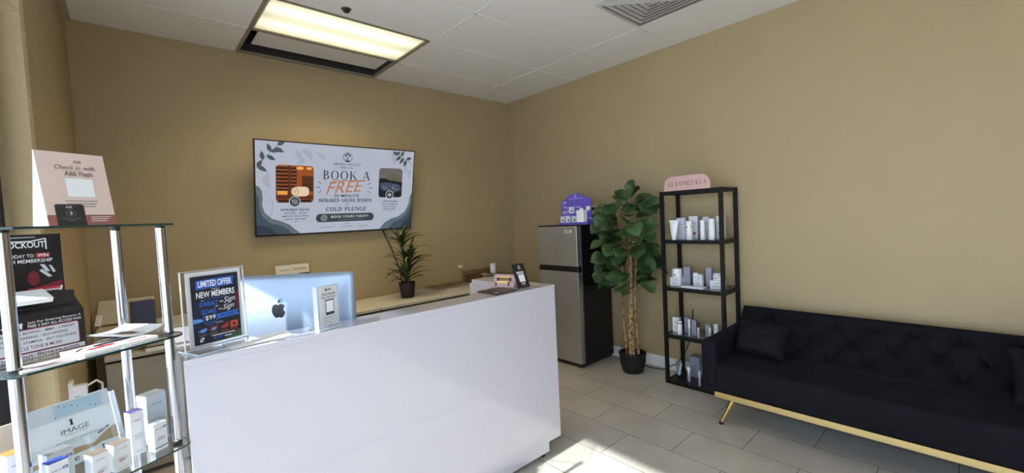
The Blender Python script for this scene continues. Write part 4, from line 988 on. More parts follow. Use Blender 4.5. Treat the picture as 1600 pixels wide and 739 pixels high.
def p_bottle(X, Y, z, w, h, body, cap, label, group, ch=.28, band=None, neck=.0, cat='bottle', r2=None):
    c = thing('product_bottle', label, cat, (X, Y, z), group); r = w/2; zb = h*(1-ch)
    MB().lathe([(r*.94,0),(r,.003),(r,zb-.006),(r*.9,zb-.001)], (X,Y,z+.0005), 24).build('bottle_body', body, c)
    rc = r2 or r*.97
    MB().lathe([(rc,0),(rc,h*ch-.004),(rc*.92,h*ch)], (X,Y,z+.0005+zb), 24).build('cap', cap, c)
    if band: MB().lathe([(r*1.01,0),(r*1.01,.006)], (X,Y,z+zb-.007), 24).build('band', band, c)
    S = sheet(pmx(X,Y,z), -r-.0005, zb*.55); S.rect('silverink', -r*.35, zb*.10, r*.35, zb*.10+.003); S.rect('silverink', -r*.3, -zb*.1, r*.2, -zb*.1+.002); S.flush(c)
    return c
def p_tube(X, Y, z, w, h, body, cap, label, group, cc=.2):
    c = thing('product_tube', label, 'tube', (X, Y, z), group); r = w*.30; n = 20
    MB().lathe([(r*.80,0),(r*.84,h*cc)], (X,Y,z+.0005), 20).build('cap', cap, c)
    vs = []; fs = []; st = 7
    for j in range(st+1):
        t = j/st; a_y = (w/2)*t + r*(1-t); a_x = r*(1-t) + .0025*t
        for i in range(n):
            a = 2*math.pi*i/n; vs.append((X + a_x*math.cos(a), Y + a_y*math.sin(a), z + h*cc + (h*(1-cc))*t))
    for j in range(st):
        for i in range(n): k = (i+1) % n; fs.append((j*n+i, j*n+k, (j+1)*n+k, (j+1)*n+i))
    m = MB(); m.add(vs, fs, True); m.add(vs[-n:], [tuple(range(n))]); m.build('tube_body', body, c)
    m = MB(); m.box(X-.003,Y-w/2,z+h*.95,X+.003,Y+w/2,z+h); m.build('crimp', body, c)
    return c
def p_jar(X, Y, z, w, h, body, cap, label, group, ch=.42):
    c = thing('product_jar', label, 'jar', (X, Y, z), group); r = w/2
    MB().lathe([(r*.92,0),(r,.004),(r,h*(1-ch)-.003),(r*.93,h*(1-ch))], (X,Y,z+.0005), 28).build('jar_body', body, c)
    MB().lathe([(r*.98,0),(r*.98,h*ch-.003),(r*.94,h*ch)], (X,Y,z+.0005+h*(1-ch)), 28).build('lid', cap, c)
    S = sheet(pmx(X,Y,z), -r-.0004, h*.3); S.rect('silverink', -r*.35, -.004, r*.35, .006); S.flush(c)
    return c
G1, G2, G3, G4 = 'products on the top rack shelf', 'products on the second rack shelf', 'products on the third rack shelf', 'products on the bottom rack shelf'
z1, z2, z3, z4 = LV
BOX1 = 'white carton with '
p_tube(-.275, -2.353, z1, .080, .168, PLASTW, PLASTW, 'white squeeze tube at the plant end of the top shelf', G1)
p_carton(-.17, -2.372, z1, .070, .05, .183, LILAC, 'pale lilac carton behind the squeeze tube on top shelf', G1, 8)
p_bottle(-.25, -2.474, z1, .056, .156, PLASTW, PLASTW, 'stout white bottle with a brown band on the top shelf', G1, .30, GOLD)
p_carton(-.14, -2.468, z1, .072, .05, .193, CARDB, 'tall white carton with red emblem behind the banded bottle', G1, 6, 1)
p_bottle(-.25, -2.587, z1, .038, .160, PLASTW, PLASTW, 'slim white bottle with tall cap on the top shelf', G1, .36)
p_carton(-.15, -2.578, z1, .050, .045, .184, LILAC, 'narrow lilac carton behind the slim bottle on top shelf', G1, 5)
p_bottle(-.265, -2.668, z1, .050, .170, PLASTW, PLASTW, 'white bottle beside the front post of the top shelf', G1, .34)
p_carton(-.12, -2.682, z1, .062, .05, .187, CARDB, 'white carton with red emblem at the sofa end of top shelf', G1, 4, 2)
p_carton(-.215, -2.337, z2, .094, .08, .075, CARDB, 'low white carton under the wide jar on second shelf', G2, 4)
p_jar(-.215, -2.337, z2+.0765, .086, .074, PLASTW, PLASTW, 'wide white jar on top of a low carton at plant end', G2)
p_carton(-.16, -2.406, z2, .058, .045, .164, MAUVE, 'tall grey carton next to the wide jar on second shelf', G2, 5)
p_carton(-.20, -2.498, z2, .039, .035, .120, CARDB, 'slim white carton standing behind the flat tray, nearer the jar', G2, 5)
p_carton(-.22, -2.547, z2, .037, .035, .113, LILAC, 'slim pale carton beside another one behind the flat tray', G2, 3)
p_carton(-.15, -2.590, z2, .046, .045, .166, MAUVE, 'tall grey carton near the sofa end of second shelf', G2, 5)
p_carton(-.275, -2.508, z2, .185, .060, .016, CARDB, 'flat white carton lying on the second shelf', G2, 0, lines=False)
p_carton(-.19, -2.674, z2, .100, .08, .068, CARDB, 'low white carton under the small jar on second shelf', G2, 2)
p_jar(-.19, -2.672, z2+.0695, .072, .058, PLASTW, LILAC, 'small white jar on a low carton by the front post', G2)
p_carton(-.20, -2.313, z3, .062, .045, .126, CARDB, 'white carton at the plant end of the third shelf', G3, 6)
p_bottle(-.262, -2.369, z3, .043, .112, PLASTW, PLASTW, 'short white bottle with dark rim on the third shelf', G3, .12, BLACKG)
p_carton(-.17, -2.394, z3, .040, .04, .132, MAUVE, 'mauve grey carton behind the short bottle on third shelf', G3, 4)
p_bottle(-.285, -2.466, z3, .019, .146, SILV, PLASTW, 'thin silver wand bottle in front of mauve cartons', G3, .5)
p_carton(-.23, -2.484, z3, .044, .035, .132, MAUVE, 'mauve grey carton in the middle of the third shelf', G3, 4)
p_bottle(-.285, -2.543, z3, .022, .130, SILV, BLACKG, 'thin silver bottle with black cap on third shelf', G3, .3)
p_carton(-.19, -2.585, z3, .040, .035, .105, MAUVE, 'short mauve carton near the sofa arm on third shelf', G3, 4)
p_bottle(-.262, -2.628, z3, .019, .096, SILV, PLASTW, 'tiny silver bottle beside the short mauve carton', G3, .45)
p_carton(-.19, -2.650, z3, .034, .03, .112, CARDB, 'small white carton behind the sofa arm on third shelf', G3, 4)
TEAL = mat('silver teal tube', (.36, .42, .47, 1), .28, .6, var=.05)
p_tube(-.22, -2.330, z4, .060, .140, TEAL, BLACKG, 'silver blue squeeze tube on the bottom shelf', G4)
p_bottle(-.24, -2.429, z4, .030, .122, SILV, PLASTW, 'slim silver bottle with white cap on the bottom shelf', G4, .3)
p_carton(-.10, -2.425, z4, .085, .06, .182, MAUVE, 'large grey carton at the back of the bottom shelf', G4, 3)
p_bottle(-.285, -2.541, z4, .022, .125, SILV, LILAC, 'slim silver bottle next to the sofa on the bottom shelf', G4, .3)

# ================================================================== SOFA
SY0, SY1 = -2.787, -4.70            # outer faces of the arms
sf = thing('sofa', 'black velvet tufted sofa with brass base rail against the wall', 'sofa', (-.45, -3.74, 0))
AW = .105
def arm(y0, y1):
    b = bmesh.new(); bmesh.ops.create_cube(b, size=1)
    for v in b.verts: v.co = Vector((-.475 + v.co.x*.63, (y0+y1)/2 + v.co.y*abs(y1-y0), .405 + v.co.z*.35))
    bmesh.ops.bevel(b, geom=b.edges[:], offset=.022, segments=4, affect='EDGES', profile=.5)
    m = MB(); m.bm(b, True); return m.build('arm', VELVET, sf)
arm(SY0-AW, SY0); arm(SY1, SY1+AW)
sy0, sy1 = SY0-AW-.002, SY1+AW+.002
# seat: soft top with a faint roll at the front
m = MB(); nx, ny = 14, 40; vs = []; fs = []
prof = [(-.785,.235),(-.793,.26),(-.795,.36),(-.790,.405),(-.775,.425),(-.74,.434),(-.60,.436),(-.45,.430),(-.30,.425),(-.28,.40),(-.28,.235)]
for j in range(ny+1):
    y = sy0 + (sy1-sy0)*j/ny
    for (x, z) in prof: vs.append((x + .002*math.sin(j*.9), y, z + (.003*math.sin(j*.37+x*6) if z > .42 else 0)))
k = len(prof)
for j in range(ny):
    for i in range(k-1): fs.append((j*k+i, j*k+i+1, (j+1)*k+i+1, (j+1)*k+i))
m.add(vs, fs, True); m.add([vs[i] for i in range(k)], [tuple(range(k))]); m.add([vs[ny*k+i] for i in range(k)], [tuple(reversed(range(k)))]); m.add([vs[0], vs[k-1], vs[-1], vs[-k]], [(0,1,2,3)])
m.build('seat', VELVET, sf)
# back: reclined slab with diamond tufting
BY0, BY1 = -2.84, -4.66
o = Vector((-.375, 0, .405)); bu = Vector((.235, 0, .325)).normalized(); bl = .405; bn = Vector((-bu.z, 0, bu.x))
rows = [(.30,), (.17,), (.06,)]
pts_b = []
step = .205
nb = int((BY0-BY1-.2)/step)
for r_, (s_) in enumerate((.335, .215, .095)):
    off = 0 if r_ != 1 else step/2
    for i in range(nb+1):
        y = BY0 - .19 - i*step - off
        if y > BY1+.1: pts_b.append((s_, y))
def tuft(s_, y):
    d = 0.0
    for (ps, py) in pts_b:
        ds_, dy_ = s_-ps, y-py; rr = math.hypot(ds_, dy_)
        if rr < .16: d = max(d, math.exp(-rr/.036))
    # creases run diagonally from button to button
    return -.058*d
m = MB(); ns, ny = 40, 190; vs = []; fs = []
for j in range(ny+1):
    y = BY0 + (BY1-BY0)*j/ny
    for i in range(ns+1):
        s_ = bl*i/ns; edge = min(s_, bl-s_, BY0-y, y-BY1); rnd = -.03*max(0, 1-edge/.03)**2
        crease = 0.0
        for sg in (-1, 1):
            q = ((y - (BY0-.19))/step + sg*(s_-.335)/.24); f_ = abs(q - round(q)); crease = max(crease, math.exp(-f_/.05))
        win_ = math.exp(-((s_-.215)/.15)**4)
        vs.append(o + Vector((0, y, 0)) + bu*s_ + bn*(.0 + tuft(s_, y) - .013*crease*win_ + rnd))
for j in range(ny):
    for i in range(ns): fs.append((j*(ns+1)+i, j*(ns+1)+i+1, (j+1)*(ns+1)+i+1, (j+1)*(ns+1)+i))
m.add(vs, fs, True)
th_ = -.105
c4 = [o + Vector((0,y,0)) + bu*s_ + bn*d for (y, s_, d) in ((BY0,0,-.03),(BY0,bl,-.03),(BY1,bl,-.03),(BY1,0,-.03),(BY0,0,th_),(BY0,bl,th_),(BY1,bl,th_),(BY1,0,th_))]
m.add(c4, [(4,7,6,5),(0,4,5,1),(1,5,6,2),(2,6,7,3),(3,7,4,0)]); back = m.build('backrest', VELVET, sf)
for (s_, y) in pts_b:
    p = o + Vector((0,y,0)) + bu*s_ + bn*(-.052)
    B_ = Matrix((Vector((0,1,0)), bn.cross(Vector((0,1,0))), bn)).transposed().to_4x4(); B_.translation = p
    m = MB(B_); m.lathe([(.011,0),(.010,.004),(.004,.007)], n=12); m.build('button', VELVET2, back)
m = MB(); m.rbox(-.802, SY1+.02, .196, -.772, SY0-AW+.012, .236, .003, 1); m.build('brass_rail', GOLD, sf)
m = MB(); m.box(-.772, SY1+.03, .20, -.16, SY0-AW-.0, .234); m.build('base_frame', BLACKM, sf)
for (x, y, dx, dy) in ((-.735,-2.985,-.030,.075),(-.735,-4.56,-.03,-.075),(-.22,-2.985,.03,.075),(-.22,-4.56,.03,-.075)):
    m = MB(); m.tube([(x,y,.20),(x+dx,y+dy,.018)], [.021,.012], 16); q = m.build('leg', GOLD, sf)
    m = MB(); m.tube([(x+dx,y+dy,.018),(x+dx*1.09,y+dy*1.09,0.0)], [.0145,.0145], 16); m.build('foot_tip', BLACKG, q)
# loose cushions
def cushion(loc, rot, w, h, t, label):
    c = thing('throw_cushion', label, 'cushion', loc, 'black cushions on the sofa')
    M_ = Matrix.Translation(loc) @ rot; n = 18; m = MB(M_); rg = random.Random(int(abs(loc[1])*100))
    wr = [(rg.uniform(-.4,.4)*w, rg.uniform(-.4,.4)*h, rg.uniform(0,3.1)) for _ in range(7)]
    for sgn in (-1, 1):
        vs = []; fs = []
        for i in range(n+1):
            for j in range(n+1):
                a, b2 = -1+2*i/n, -1+2*j/n
                pin = 1 - .10*(a*a)*(1-abs(b2)**3)*0 
                x = a*w/2*(1 - .06*(1-b2*b2)*0 - .05*(1-abs(a))*0) * (1 - .07*(1 - b2**2)*abs(a)**3)
                z = b2*h/2*(1 - .07*(1 - a**2)*abs(b2)**3)
                th2 = t/2*((1-a**4)*(1-b2**4))**.55
                for (wx_, wz_, an) in wr:
                    dd = (x-wx_)*math.cos(an) + (z-wz_)*math.sin(an); ee = -(x-wx_)*math.sin(an) + (z-wz_)*math.cos(an)
                    th2 -= .008*math.exp(-(dd/.012)**2 - (ee/.09)**2)*(1-a**4)*(1-b2**4)
                vs.append((x, sgn*max(.002, th2), z))
        for i in range(n):
            for j in range(n):
                f_ = (i*(n+1)+j, (i+1)*(n+1)+j, (i+1)*(n+1)+j+1, i*(n+1)+j+1); fs.append(f_ if sgn < 0 else tuple(reversed(f_)))
        m.add(vs, fs, True)
    m.build('cushion_cover', VELVET2, c)
cushion((-.44, -3.068, .552), Matrix.Rotation(R(-90-6), 4, 'Z') @ Matrix.Rotation(R(-30), 4, 'X'), .335, .25, .16, 'black velvet cushion leaning by the sofa arm next to the rack')
cushion((-.45, -4.40, .585), Matrix.Rotation(R(-90+8), 4, 'Z') @ Matrix.Rotation(R(-28), 4, 'X'), .36, .29, .13, 'black velvet cushion at the sofa end away from the rack')

# ================================================================== GLASS DISPLAY STAND (near the window)
GS = 1.10; GO = Vector((-3.883, -2.286, 0)); GU = Vector((.874, .486, 0)).normalized(); GV = Vector((-GU.y, GU.x, 0))
def GM(u, v, z, yaw=0, o=GO):
    M_ = Matrix((GU, GV, UZ)).transposed().to_4x4(); M_.translation = GO + GU*(u*GS) + GV*(v*GS) + UZ*z
    return M_ @ Matrix.Rotation(R(yaw), 4, 'Z') @ Matrix.Scale(GS, 4)
GLV = [1.541, 1.169, .797, .425, .053]
gs = thing('glass_display_stand', 'glass shelf stand with chrome poles beside the reception desk', 'display stand', GO)
def rrect(hx, hy, r, n=6): return arc(hx-r,hy-r,r,r,0,90,n) + arc(-hx+r,hy-r,r,r,90,180,n) + arc(-hx+r,-hy+r,r,r,180,270,n) + arc(hx-r,-hy+r,r,r,270,360,n)
for z in GLV:
    p = rrect(.196, .150, .045); n = len(p); m = MB(GM(0,0,z-.0066))
    m.add([(x,y,0) for x,y in p] + [(x,y,.006) for x,y in p], [tuple(reversed(range(n))), tuple(range(n,2*n))]); m.k = 1
    m.add([(x,y,0) for x,y in p] + [(x,y,.006) for x,y in p], [(i,(i+1)%n,(i+1)%n+n,i+n) for i in range(n)])
    m.build('glass_shelf', [GLASS, GLASSE], gs)
for (u_, v_) in ((.1647,-.106),(-.1647,-.106),(.1647,.106),(-.1647,.106)):
    zs = [0.0] + sorted(GLV)
    for a, bb in zip(zs, zs[1:]):
        m = MB(GM(u_, v_, 0)); m.lathe([(.0127,(a+.008)/GS),(.0127,(bb-.014)/GS)], n=24); q = m.build('pole', CHROME, gs)
        m = MB(GM(u_, v_, 0)); m.lathe([(.0122,(bb-.014)/GS),(.0122,(bb-.0072)/GS)], n=20); m.lathe([(.0122,(a+.0002)/GS),(.0122,(a+.008)/GS)], n=20); m.build('collar', BLACKG, q)
T0 = GLV[0]; T1 = GLV[1]; T2 = GLV[2]
# check-in sign on the top shelf
al = thing('easel_sign', 'blush check-in sign leaning back on the top glass shelf', 'sign', GO + UZ*T0)
AX = GM(.056, .035, T0+.0005); uyA = Vector((0, .20, 1)).normalized()
A3 = AX.to_3x3(); ay = (A3 @ uyA).normalized(); ax_ = A3 @ Vector((1,0,0)); an_ = ax_.cross(ay)
AT = Matrix((ax_.normalized(), -an_.normalized(), ay)).transposed().to_4x4(); AT.translation = AX.translation; AT = AT @ Matrix.Scale(GS, 4)
blush = mat('blush card', rgb(222,198,188), .5, var=.01)
m = MB(AT); m.prism([(-.077,0),(.077,0),(.077,.005),(-.077,.005)], 0, .220); m.build('sign_board', blush, al)
m = MB(AX); m.add([(-.077,.004,0),(-.077,.046,.216),(-.077,.076,0)], [(0,1,2),(2,1,0)]); m.add([(-.077,.076,0),(.077,.076,0),(.077,.046,.216),(-.077,.046,.216)], [(0,1,2,3)]); m.build('easel_back', PAPER, al)
for k, c in dict(rose=(150,92,84), brownt=(92,74,70), charcoal=(44,40,42)).items(): ink(k, rgb(*c))
S = Sheet(AT @ Vector((0,-.0004,.111)), ax_, ay, .0003, GS)
S.text('brownt', 'All\u0113', .012, .083, .018, .009); S.text('brownt', 'Check in', -.012, .065, .058, .013, 2, -.003, .3); S.text('brownt', 'with', .037, .065, .028, .012, 2, .008); S.text('brownt', 'All\u0113 Flash', .010, .047, .064, .015, 2, .008)
S.rect('white', -.023,-.022,.039,.032, 1, .003)
for k, w_ in enumerate((.074,.066,.056)): S.rect('grey', .005-w_/2, -.036-k*.008, .005+w_/2, -.034-k*.008)
S.rect('rose', -.077,-.111,.077,-.076, 1); S.rect('charcoal', -.058,-.111,.006,-.045, 2, .006)
S.text('white', 'All\u0113', -.028, -.053, .014, .007, 3); S.quads('grey', ring(-.025,-.071,.011,.009,.0012,.0012), 3); S.line('white', [(-.023,-.066),(-.028,-.071),(-.022,-.071),(-.027,-.077)], .0014, 3); S.rect('grey', -.046,-.087,-.004,-.0855, 3); S.rect('grey', -.035,-.093,-.015,-.0915, 3)
for k in range(3): S.rect('blushp' if False else 'white', .018, -.083-k*.006, .066-.006*k, -.0815-k*.006, 2)
S.flush(al)
# entry box with a tall header card on the second shelf
kb = thing('entry_form_box', 'black cardboard entry box with fitness header card on glass shelf', 'entry box', GO + UZ*T1)
BM_ = GM(-.062, .075, T1+.0005); bk = mat('black card', rgb(22,18,22), .45, var=.1)
for k, c in dict(kwhite=(228,228,232), kred=(176,44,58), kmaroon=(104,24,38), kgrey=(196,198,204), kbrown=(80,40,40)).items(): ink(k, rgb(*c))
m = MB(BM_); pf = [(-.045,0),(.013,0),(.013,.150),(.0,.150),(-.045,.105)]; vs = [(-.105,y,z) for y,z in pf] + [(.095,y,z) for y,z in pf]
m.add(vs, [(0,1,6,5),(1,2,7,6),(2,3,8,7),(3,4,9,8),(4,0,5,9),(4,3,2,1,0),(5,6,7,8,9)]); m.build('box_body', bk, kb)
m = MB(BM_); m.box(-.085,.006,.13,.082,.010,.322); m.build('header_card', bk, kb)
m = MB(BM_); m.add([(-.10,-.03,.122),(.085,-.03,.122),(.10,.003,.154),(.06,.005,.160),(-.10,.005,.156),(-.10,-.03,.126),(.085,-.03,.126),(.10,.003,.158),(.06,.005,.164),(-.10,.005,.160)], [(0,1,2,3,4),(9,8,7,6,5),(0,5,6,1),(1,6,7,2),(2,7,8,3),(3,8,9,4),(4,9,5,0)]); m.build('lid_flap', bk, kb)
b3 = BM_.to_3x3(); kx = b3 @ Vector((1,0,0))
S = Sheet(BM_ @ Vector((.0,.0055,.222)), kx, UZ, .0004, GS)
S.text('kwhite', 'KNOCKOUT', .0, .072, .096, .017, 2, .02); S.line('kwhite', [(-.05,.086),(-.02,.081),(.02,.081),(.05,.088),(.05,.058)], .003, 2); S.rect('kgrey', -.04,.091,.03,.093, 2)
S.text('kwhite', 'SIGN UP TODAY TO', -.022, .042, .092, .009, 2, .008); S.rect('kred', .028,.036,.056,.048, 1.5); S.text('kwhite', 'WIN', .042, .042, .022, .009, 2.5, .012)
S.text('kwhite', 'MONTH MEMBERSHIP', .002, .028, .118, .010, 2, .008)
S.poly('kmaroon', [(-.083,-.075),(-.083,-.048),(-.02,-.055),(.078,-.03),(.078,-.075)], 1); S.line('kmaroon', [(-.055,.02),(-.035,-.045)], .006, 1.2); S.ell('kmaroon', .02,-.02,.012,.02, 1.2)
S.poly('kgrey', [(.034,.018),(.044,.016),(.054,-.004),(.046,-.004)], 1.5); S.poly('kgrey', [(.052,.014),(.058,.012),(.066,-.006),(.060,-.008)], 1.5); S.poly('kgrey', [(.032,.0),(.038,.004),(.058,-.018),(.05,-.02)], 1.5); S.ell('kgrey', -.05,-.025,.007,.012,1.5); S.ell('kmaroon', -.052,-.045,.009,.006,1.5)
S.poly('kwhite', [(.0,-.062),(.006,-.052),(.078,-.047),(.074,-.062),(.01,-.068)], 2); S.text('kred', 'MOTHER RUMBLER', .04, -.049, .066, .007, 3, .01) if False else S.rect('kred', .008,-.0535,.072,-.046, 2.5); S.text('bk' if False else 'black', 'A TON OF FUN!', .041, -.0585, .058, .0065, 3, .012)
S.rect('kgrey', -.083,-.088,.080,-.077, 1.5); S.text('kmaroon', 'DAY ALL ACCESS PASS Just For Entering', .0, -.0825, .145, .006, 2)
S.flush(kb)
S = Sheet(BM_ @ Vector((-.005,-.0455,.05)), kx, UZ, .0004, GS)
S.text('kwhite', 'Just For Entering Receive A', .038, .040, .108, .0075, 2, .006); S.text('kwhite', 'FREE 3 DAY ALL ACCESS PASS', .038, .031, .108, .007, 2, .01)
S.poly('kwhite', [(-.065,.036),(-.025,.043),(-.027,.026),(-.032,.032),(-.06,.030)], 2); S.text('kbrown', 'KNOCKOUT', -.045, .034, .03, .005, 3)
S.rect('kred', -.0955,-.036,.086,.0245, 1, .005); S.rect('kgrey', -.094,-.0345,.0845,.023, 1.5, .004)
for k, (w_, wd) in enumerate((('KICKBOXING - BOXING - MMA - CARDIO', .165), ('WEIGHT TRAINING - SELF DEFENSE', .135), ('WEIGHT LOSS - STAMINA - SELF DISCIPLINE', .168))): S.text('black', w_, -.006+.0*k, .015-k*.0125, wd, .0065, 2, .006)
S.text('kmaroon', 'MUSCLE TONE & MORE', -.002, -.0245, .100, .0085, 2, .006)
S.rect('kgrey', -.1,-.050,.096,-.0385, 1); S.text('kmaroon', 'knockout-fitness.com', .0, -.0445, .165, .0085, 2, .012); S.flush(kb)
m = MB(BM_ @ Matrix.Translation((-.03,-.022,.150)) @ Matrix.Rotation(R(26),4,'X')); m.box(-.065,-.03,.001,.06,.022,.014)
tag(recenter(m.build('entry_form_pad', PAPER), BM_ @ Vector((-.03,.005,.14))), 'pad of white entry forms in the tray of the black box', 'paper pad')

# printed papers lying on the second shelf
def papers(u, v, yaw, w, d, h, label, mt=PAPER, art=None, curl=0.0, z=T1):
    M_ = GM(u, v, z+.0006, yaw); n = 10; vs = []
    for i in range(n+1):
        t = -1+2*i/n; c = curl*(t*t)
        vs += [(t*w/2,-d/2,c),(t*w/2,d/2,c),(t*w/2,d/2,c+h),(t*w/2,-d/2,c+h)]
    fs = []
    for i in range(n):
        for k in range(4): fs.append((i*4+k, i*4+(k+1)%4, (i+1)*4+(k+1)%4, (i+1)*4+k))
    fs += [(0,3,2,1),(n*4,n*4+1,n*4+2,n*4+3)]
    m = MB(M_); m.add(vs, fs)
    c = thing('brochure_stack', label, 'brochures', M_.translation, 'papers on the second glass shelf'); m.build('sheets', mt, c)
    if art:
        S = Sheet(M_ @ Vector((0,0,h+.0002)), M_.to_3x3() @ Vector((1,0,0)), M_.to_3x3() @ Vector((0,1,0)), .0004, GS); art(S, w, d); S.flush(c, {k: 'cover_print' for k in S.d})
    return c
def art1(S, w, d):
    S.rect('kred', -.06,-.02,.0,.0); S.rect('black', -.03,.015,.06,.03); S.line('black', [(-.08,.0),(-.05,.03),(-.02,.0)], .006); S.rect('kred', .02,-.035,.07,-.025); S.rect('kmaroon', -w*.46, .045, w*.4, .06)
def art2(S, w, d): S.line('black', [(-.07,.0),(-.04,.012),(.0,-.01),(.04,.014)], .004); S.line('kred', [(-.03,-.02),(.05,-.005)], .006)
def art3(S, w, d): S.rect('kbrown', -w*.42,-d*.35,w*.42,d*.1); S.rect('kmaroon', -w*.3,-d*.2,w*.2,-d*.05, 2); S.rect('lav', -w*.45,-d*.48,w*.3,-d*.4)
papers(.035, -.080, 3, .175, .095, .008, 'thick stack of printed white leaflets in front of entry box', art=art1)
papers(-.115, -.112, -6, .095, .060, .003, 'folded white leaflet lying near the front chrome pole', art=art2)
papers(.110, .015, 8, .130, .15, .004, 'open brochure with curling pages at the desk end of shelf', art=art3, curl=.012, z=T1+.0095)
# acrylic holder with a product booklet on the third shelf
pb = thing('booklet_holder', 'clear acrylic holder with a product portfolio booklet on glass shelf', 'brochure holder', GO + UZ*T2)
HB = GM(.0, .055, T2+.0006, 0); lean = Vector((0,.26,1)).normalized()
h3 = HB.to_3x3(); hx = h3 @ Vector((1,0,0)); hy = (h3 @ lean).normalized(); hn = hx.cross(hy)
HT = Matrix((hx.normalized(), -hn.normalized(), hy)).transposed().to_4x4(); HT.translation = HB.translation; HT = HT @ Matrix.Scale(GS, 4)
m = MB(HT); m.box(-.097,.006,0,.108,.009,.170); m.box(-.097,-.022,0,.108,-.019,.07); m.box(-.097,-.022,-.0,.108,.009,.003); m.build('acrylic_pocket', ACRYL, pb)
m = MB(HT); m.box(-.0985,-.022,0,-.097,.009,.170); m.box(.108,-.022,0,.1095,.009,.170); m.box(-.097,-.022,.07,.108,-.019,.0715); m.build('pocket_edge', ACRYLE, pb)
m = MB(HB); m.add([(-.09,.06,.0),(.1,.06,.0),(.1,.035,.12),(-.09,.035,.12)], [(0,1,2,3)]); m.build('pocket_leg', ACRYL, pb)
m = MB(HT); m.box(-.093,-.014,.003,.098,.005,.183); bk_ = m.build('booklet', mat('silver grey cover', rgb(190,196,200), .35, var=.03), pb)
for k, c in dict(bblue=(160,182,196), bsilver=(206,210,212), btan=(160,136,96), bnavy=(44,62,92)).items(): ink(k, rgb(*c))
S = Sheet(HT @ Vector((.0025,-.0146,.093)), hx, hy, .0003, GS)
S.rect('bsilver', -.095,-.088,.095,.045, 1); S.rect('bblue', -.03,.050,.075,.085, 1)
for k in range(7): S.ell('bnavy', -.03+.105*((k*.37)%1), .052+.034*((k*.61)%1), .0022, .0012, 2, 6)
S.serif('dgrey', 'I', .0, .028, .010, .016); S.text('dgrey', 'IMAGE', .005, .007, .062, .013, 2, .0); S.text('grey', 'SKINCARE', .005, -.004, .05, .004, 2); S.text('grey', 'PRODUCT PORTFOLIO', .012, -.022, .105, .007, 2)
S.poly('btan', [(.095,-.02),(.06,-.035),(.03,-.055),(.095,-.06)], 1.5); S.line('bnavy', [(.05,-.03),(.078,-.018)], .004, 2); S.poly('btan', [(-.095,-.05),(-.0,-.045),(.06,-.055),(.04,-.062),(-.095,-.062)], 1.4)
S.text('black', 'Age', -.022, -.075, .042, .022, 3); S.text('black', 'later.', .045, -.071, .05, .017, 3) if False else S.text('black', 't.', .058, -.07, .014, .015, 3)
S.flush(pb)
# upright beige card behind it
M_ = GM(-.130, .131, T2+.0006, 0); m = MB(M_); m.box(-.055,-.003,0,.06,.003,.155)
bc = tag(recenter(m.build('display_card', mat('beige card', rgb(214,196,176), .55, var=.02)), M_.translation), 'plain beige card standing behind the booklet holder', 'card')
# skincare cartons on the third shelf
def scarton(u, v, yaw, w, d, h, label, body, top, style='img', tag_blue=False, z=T2):
    M_ = GM(u, v, z+.0006, yaw); c = thing('skincare_carton', label, 'carton', M_.translation, 'skincare cartons on the third glass shelf')
    m = MB(M_); m.rbox(-w/2,-d/2,0,w/2,d/2,h,.001,1); m.build('carton_body', body, c)
    m = MB(M_); m.box(-w/2+.0005,-d/2+.0005,h,w/2-.0005,d/2-.0005,h+.0008); m.build('carton_top', top, c)
    S = Sheet(M_ @ Vector((0,-d/2-.0003,h/2)), M_.to_3x3() @ Vector((1,0,0)), UZ, .0003, GS)
    S.text('dgrey', 'IMAGE', -w*.10 if tag_blue else 0, h*.30, w*.50, h*.035, 1)
    if tag_blue: S.rect('mdblue', w*.18, h*.28, w*.44, h*.345, 1); S.text('white', 'MD', w*.31, h*.313, w*.16, h*.035, 2)
    for k in range(4): S.rect('mdblue' if tag_blue else 'silverink', -w*.26, -h*(.02+.035*k), w*(.30-.06*(k % 2)), -h*(.02+.035*k)+h*.010)
    if style == 'ring': S.quads('kred' if not tag_blue else 'mdblue', ring(-w*.08,-h*.12,w*.16,w*.09,.0012,.0012), 2)
    S.rect('silverink', -w*.2, -h*.42, w*.2, -h*.405); 
    if style == 'stripe': S.rect('dgrey', -w*.5, -h*.38, w*.1, -h*.35); S.rect('mdblue', w*.1, -h*.38, w*.5, -h*.35)
    S.flush(c); return c
ink('mdblue', rgb(64,78,150))
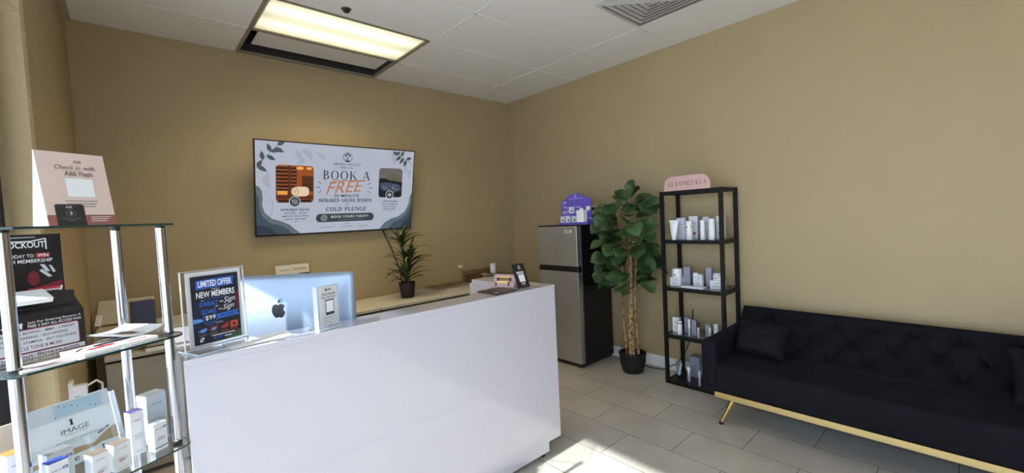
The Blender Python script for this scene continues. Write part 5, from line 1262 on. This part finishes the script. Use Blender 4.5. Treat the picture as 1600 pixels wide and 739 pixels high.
ORG = mat('orange carton top', rgb(226,140,70), .5, var=.02); BLU = mat('blue carton top', rgb(52,82,180), .45, var=.02); PUR = mat('purple carton top', rgb(104,82,158), .45, var=.02); BRN = mat('taupe carton top', rgb(128,112,98), .5, var=.03); SLV = mat('silver carton top', rgb(150,152,154), .3, .4, var=.03); PGR = mat('pale grey carton', rgb(194,199,203), .4, var=.015)
scarton(.152, -.020, 2, .056, .045, .152, 'tall pale grey carton with silver top, nearest the desk', PGR, SLV)
scarton(.086, -.052, -4, .034, .030, .128, 'tall white carton with purple top on glass shelf', CARDB, PUR)
scarton(.119, -.092, 6, .038, .028, .082, 'small white carton with blue stripe in front of tall ones', CARDB, CARDB, 'stripe', True)
scarton(.020, -.098, 0, .040, .034, .075, 'taupe-topped white carton standing next to the purple-topped carton', CARDB, BRN, 'ring')
scarton(-.038, -.118, 0, .036, .034, .080, 'taupe-topped white carton between the blue-topped and another taupe-topped carton', CARDB, BRN, 'ring')
scarton(-.118, -.118, 0, .038, .030, .103, 'white carton with blue top beside the front chrome pole', CARDB, BLU, 'img', True)
scarton(-.088, -.055, 4, .052, .034, .104, 'pale carton with silver top and white flap behind blue-topped one', PGR, SLV, 'img', True)
scarton(-.163, -.055, 0, .036, .036, .140, 'white carton with orange top at the window end of shelf', CARDB, ORG)

# wall outlet with a plug-in adapter on the left wall stub
ot = thing('wall_outlet', 'white wall outlet with plugged adapter low on the wall stub', 'outlet', (-4.0, -1.15, .78))
m = MB(); m.rbox(-4.008,-1.27,.70,-3.992,-1.19,.83,.003,1); m.build('cover_plate', PLASTW, ot)
m = MB(); m.rbox(-3.995,-1.245,.755,-3.945,-1.205,.805,.005,2); m.build('adapter', PLASTW, ot)
m = MB(); m.tube([(-3.95,-1.22,.79),(-3.915,-1.18,.80),(-3.90,-1.10,.76),(-3.905,-1.05,.65),(-3.92,-.95,.45),(-3.93,-.90,.1)], .005, 8); m.build('cable', PLASTW, ot)

for o in list(COL.objects):
    if '_o' in o: del o['_o']
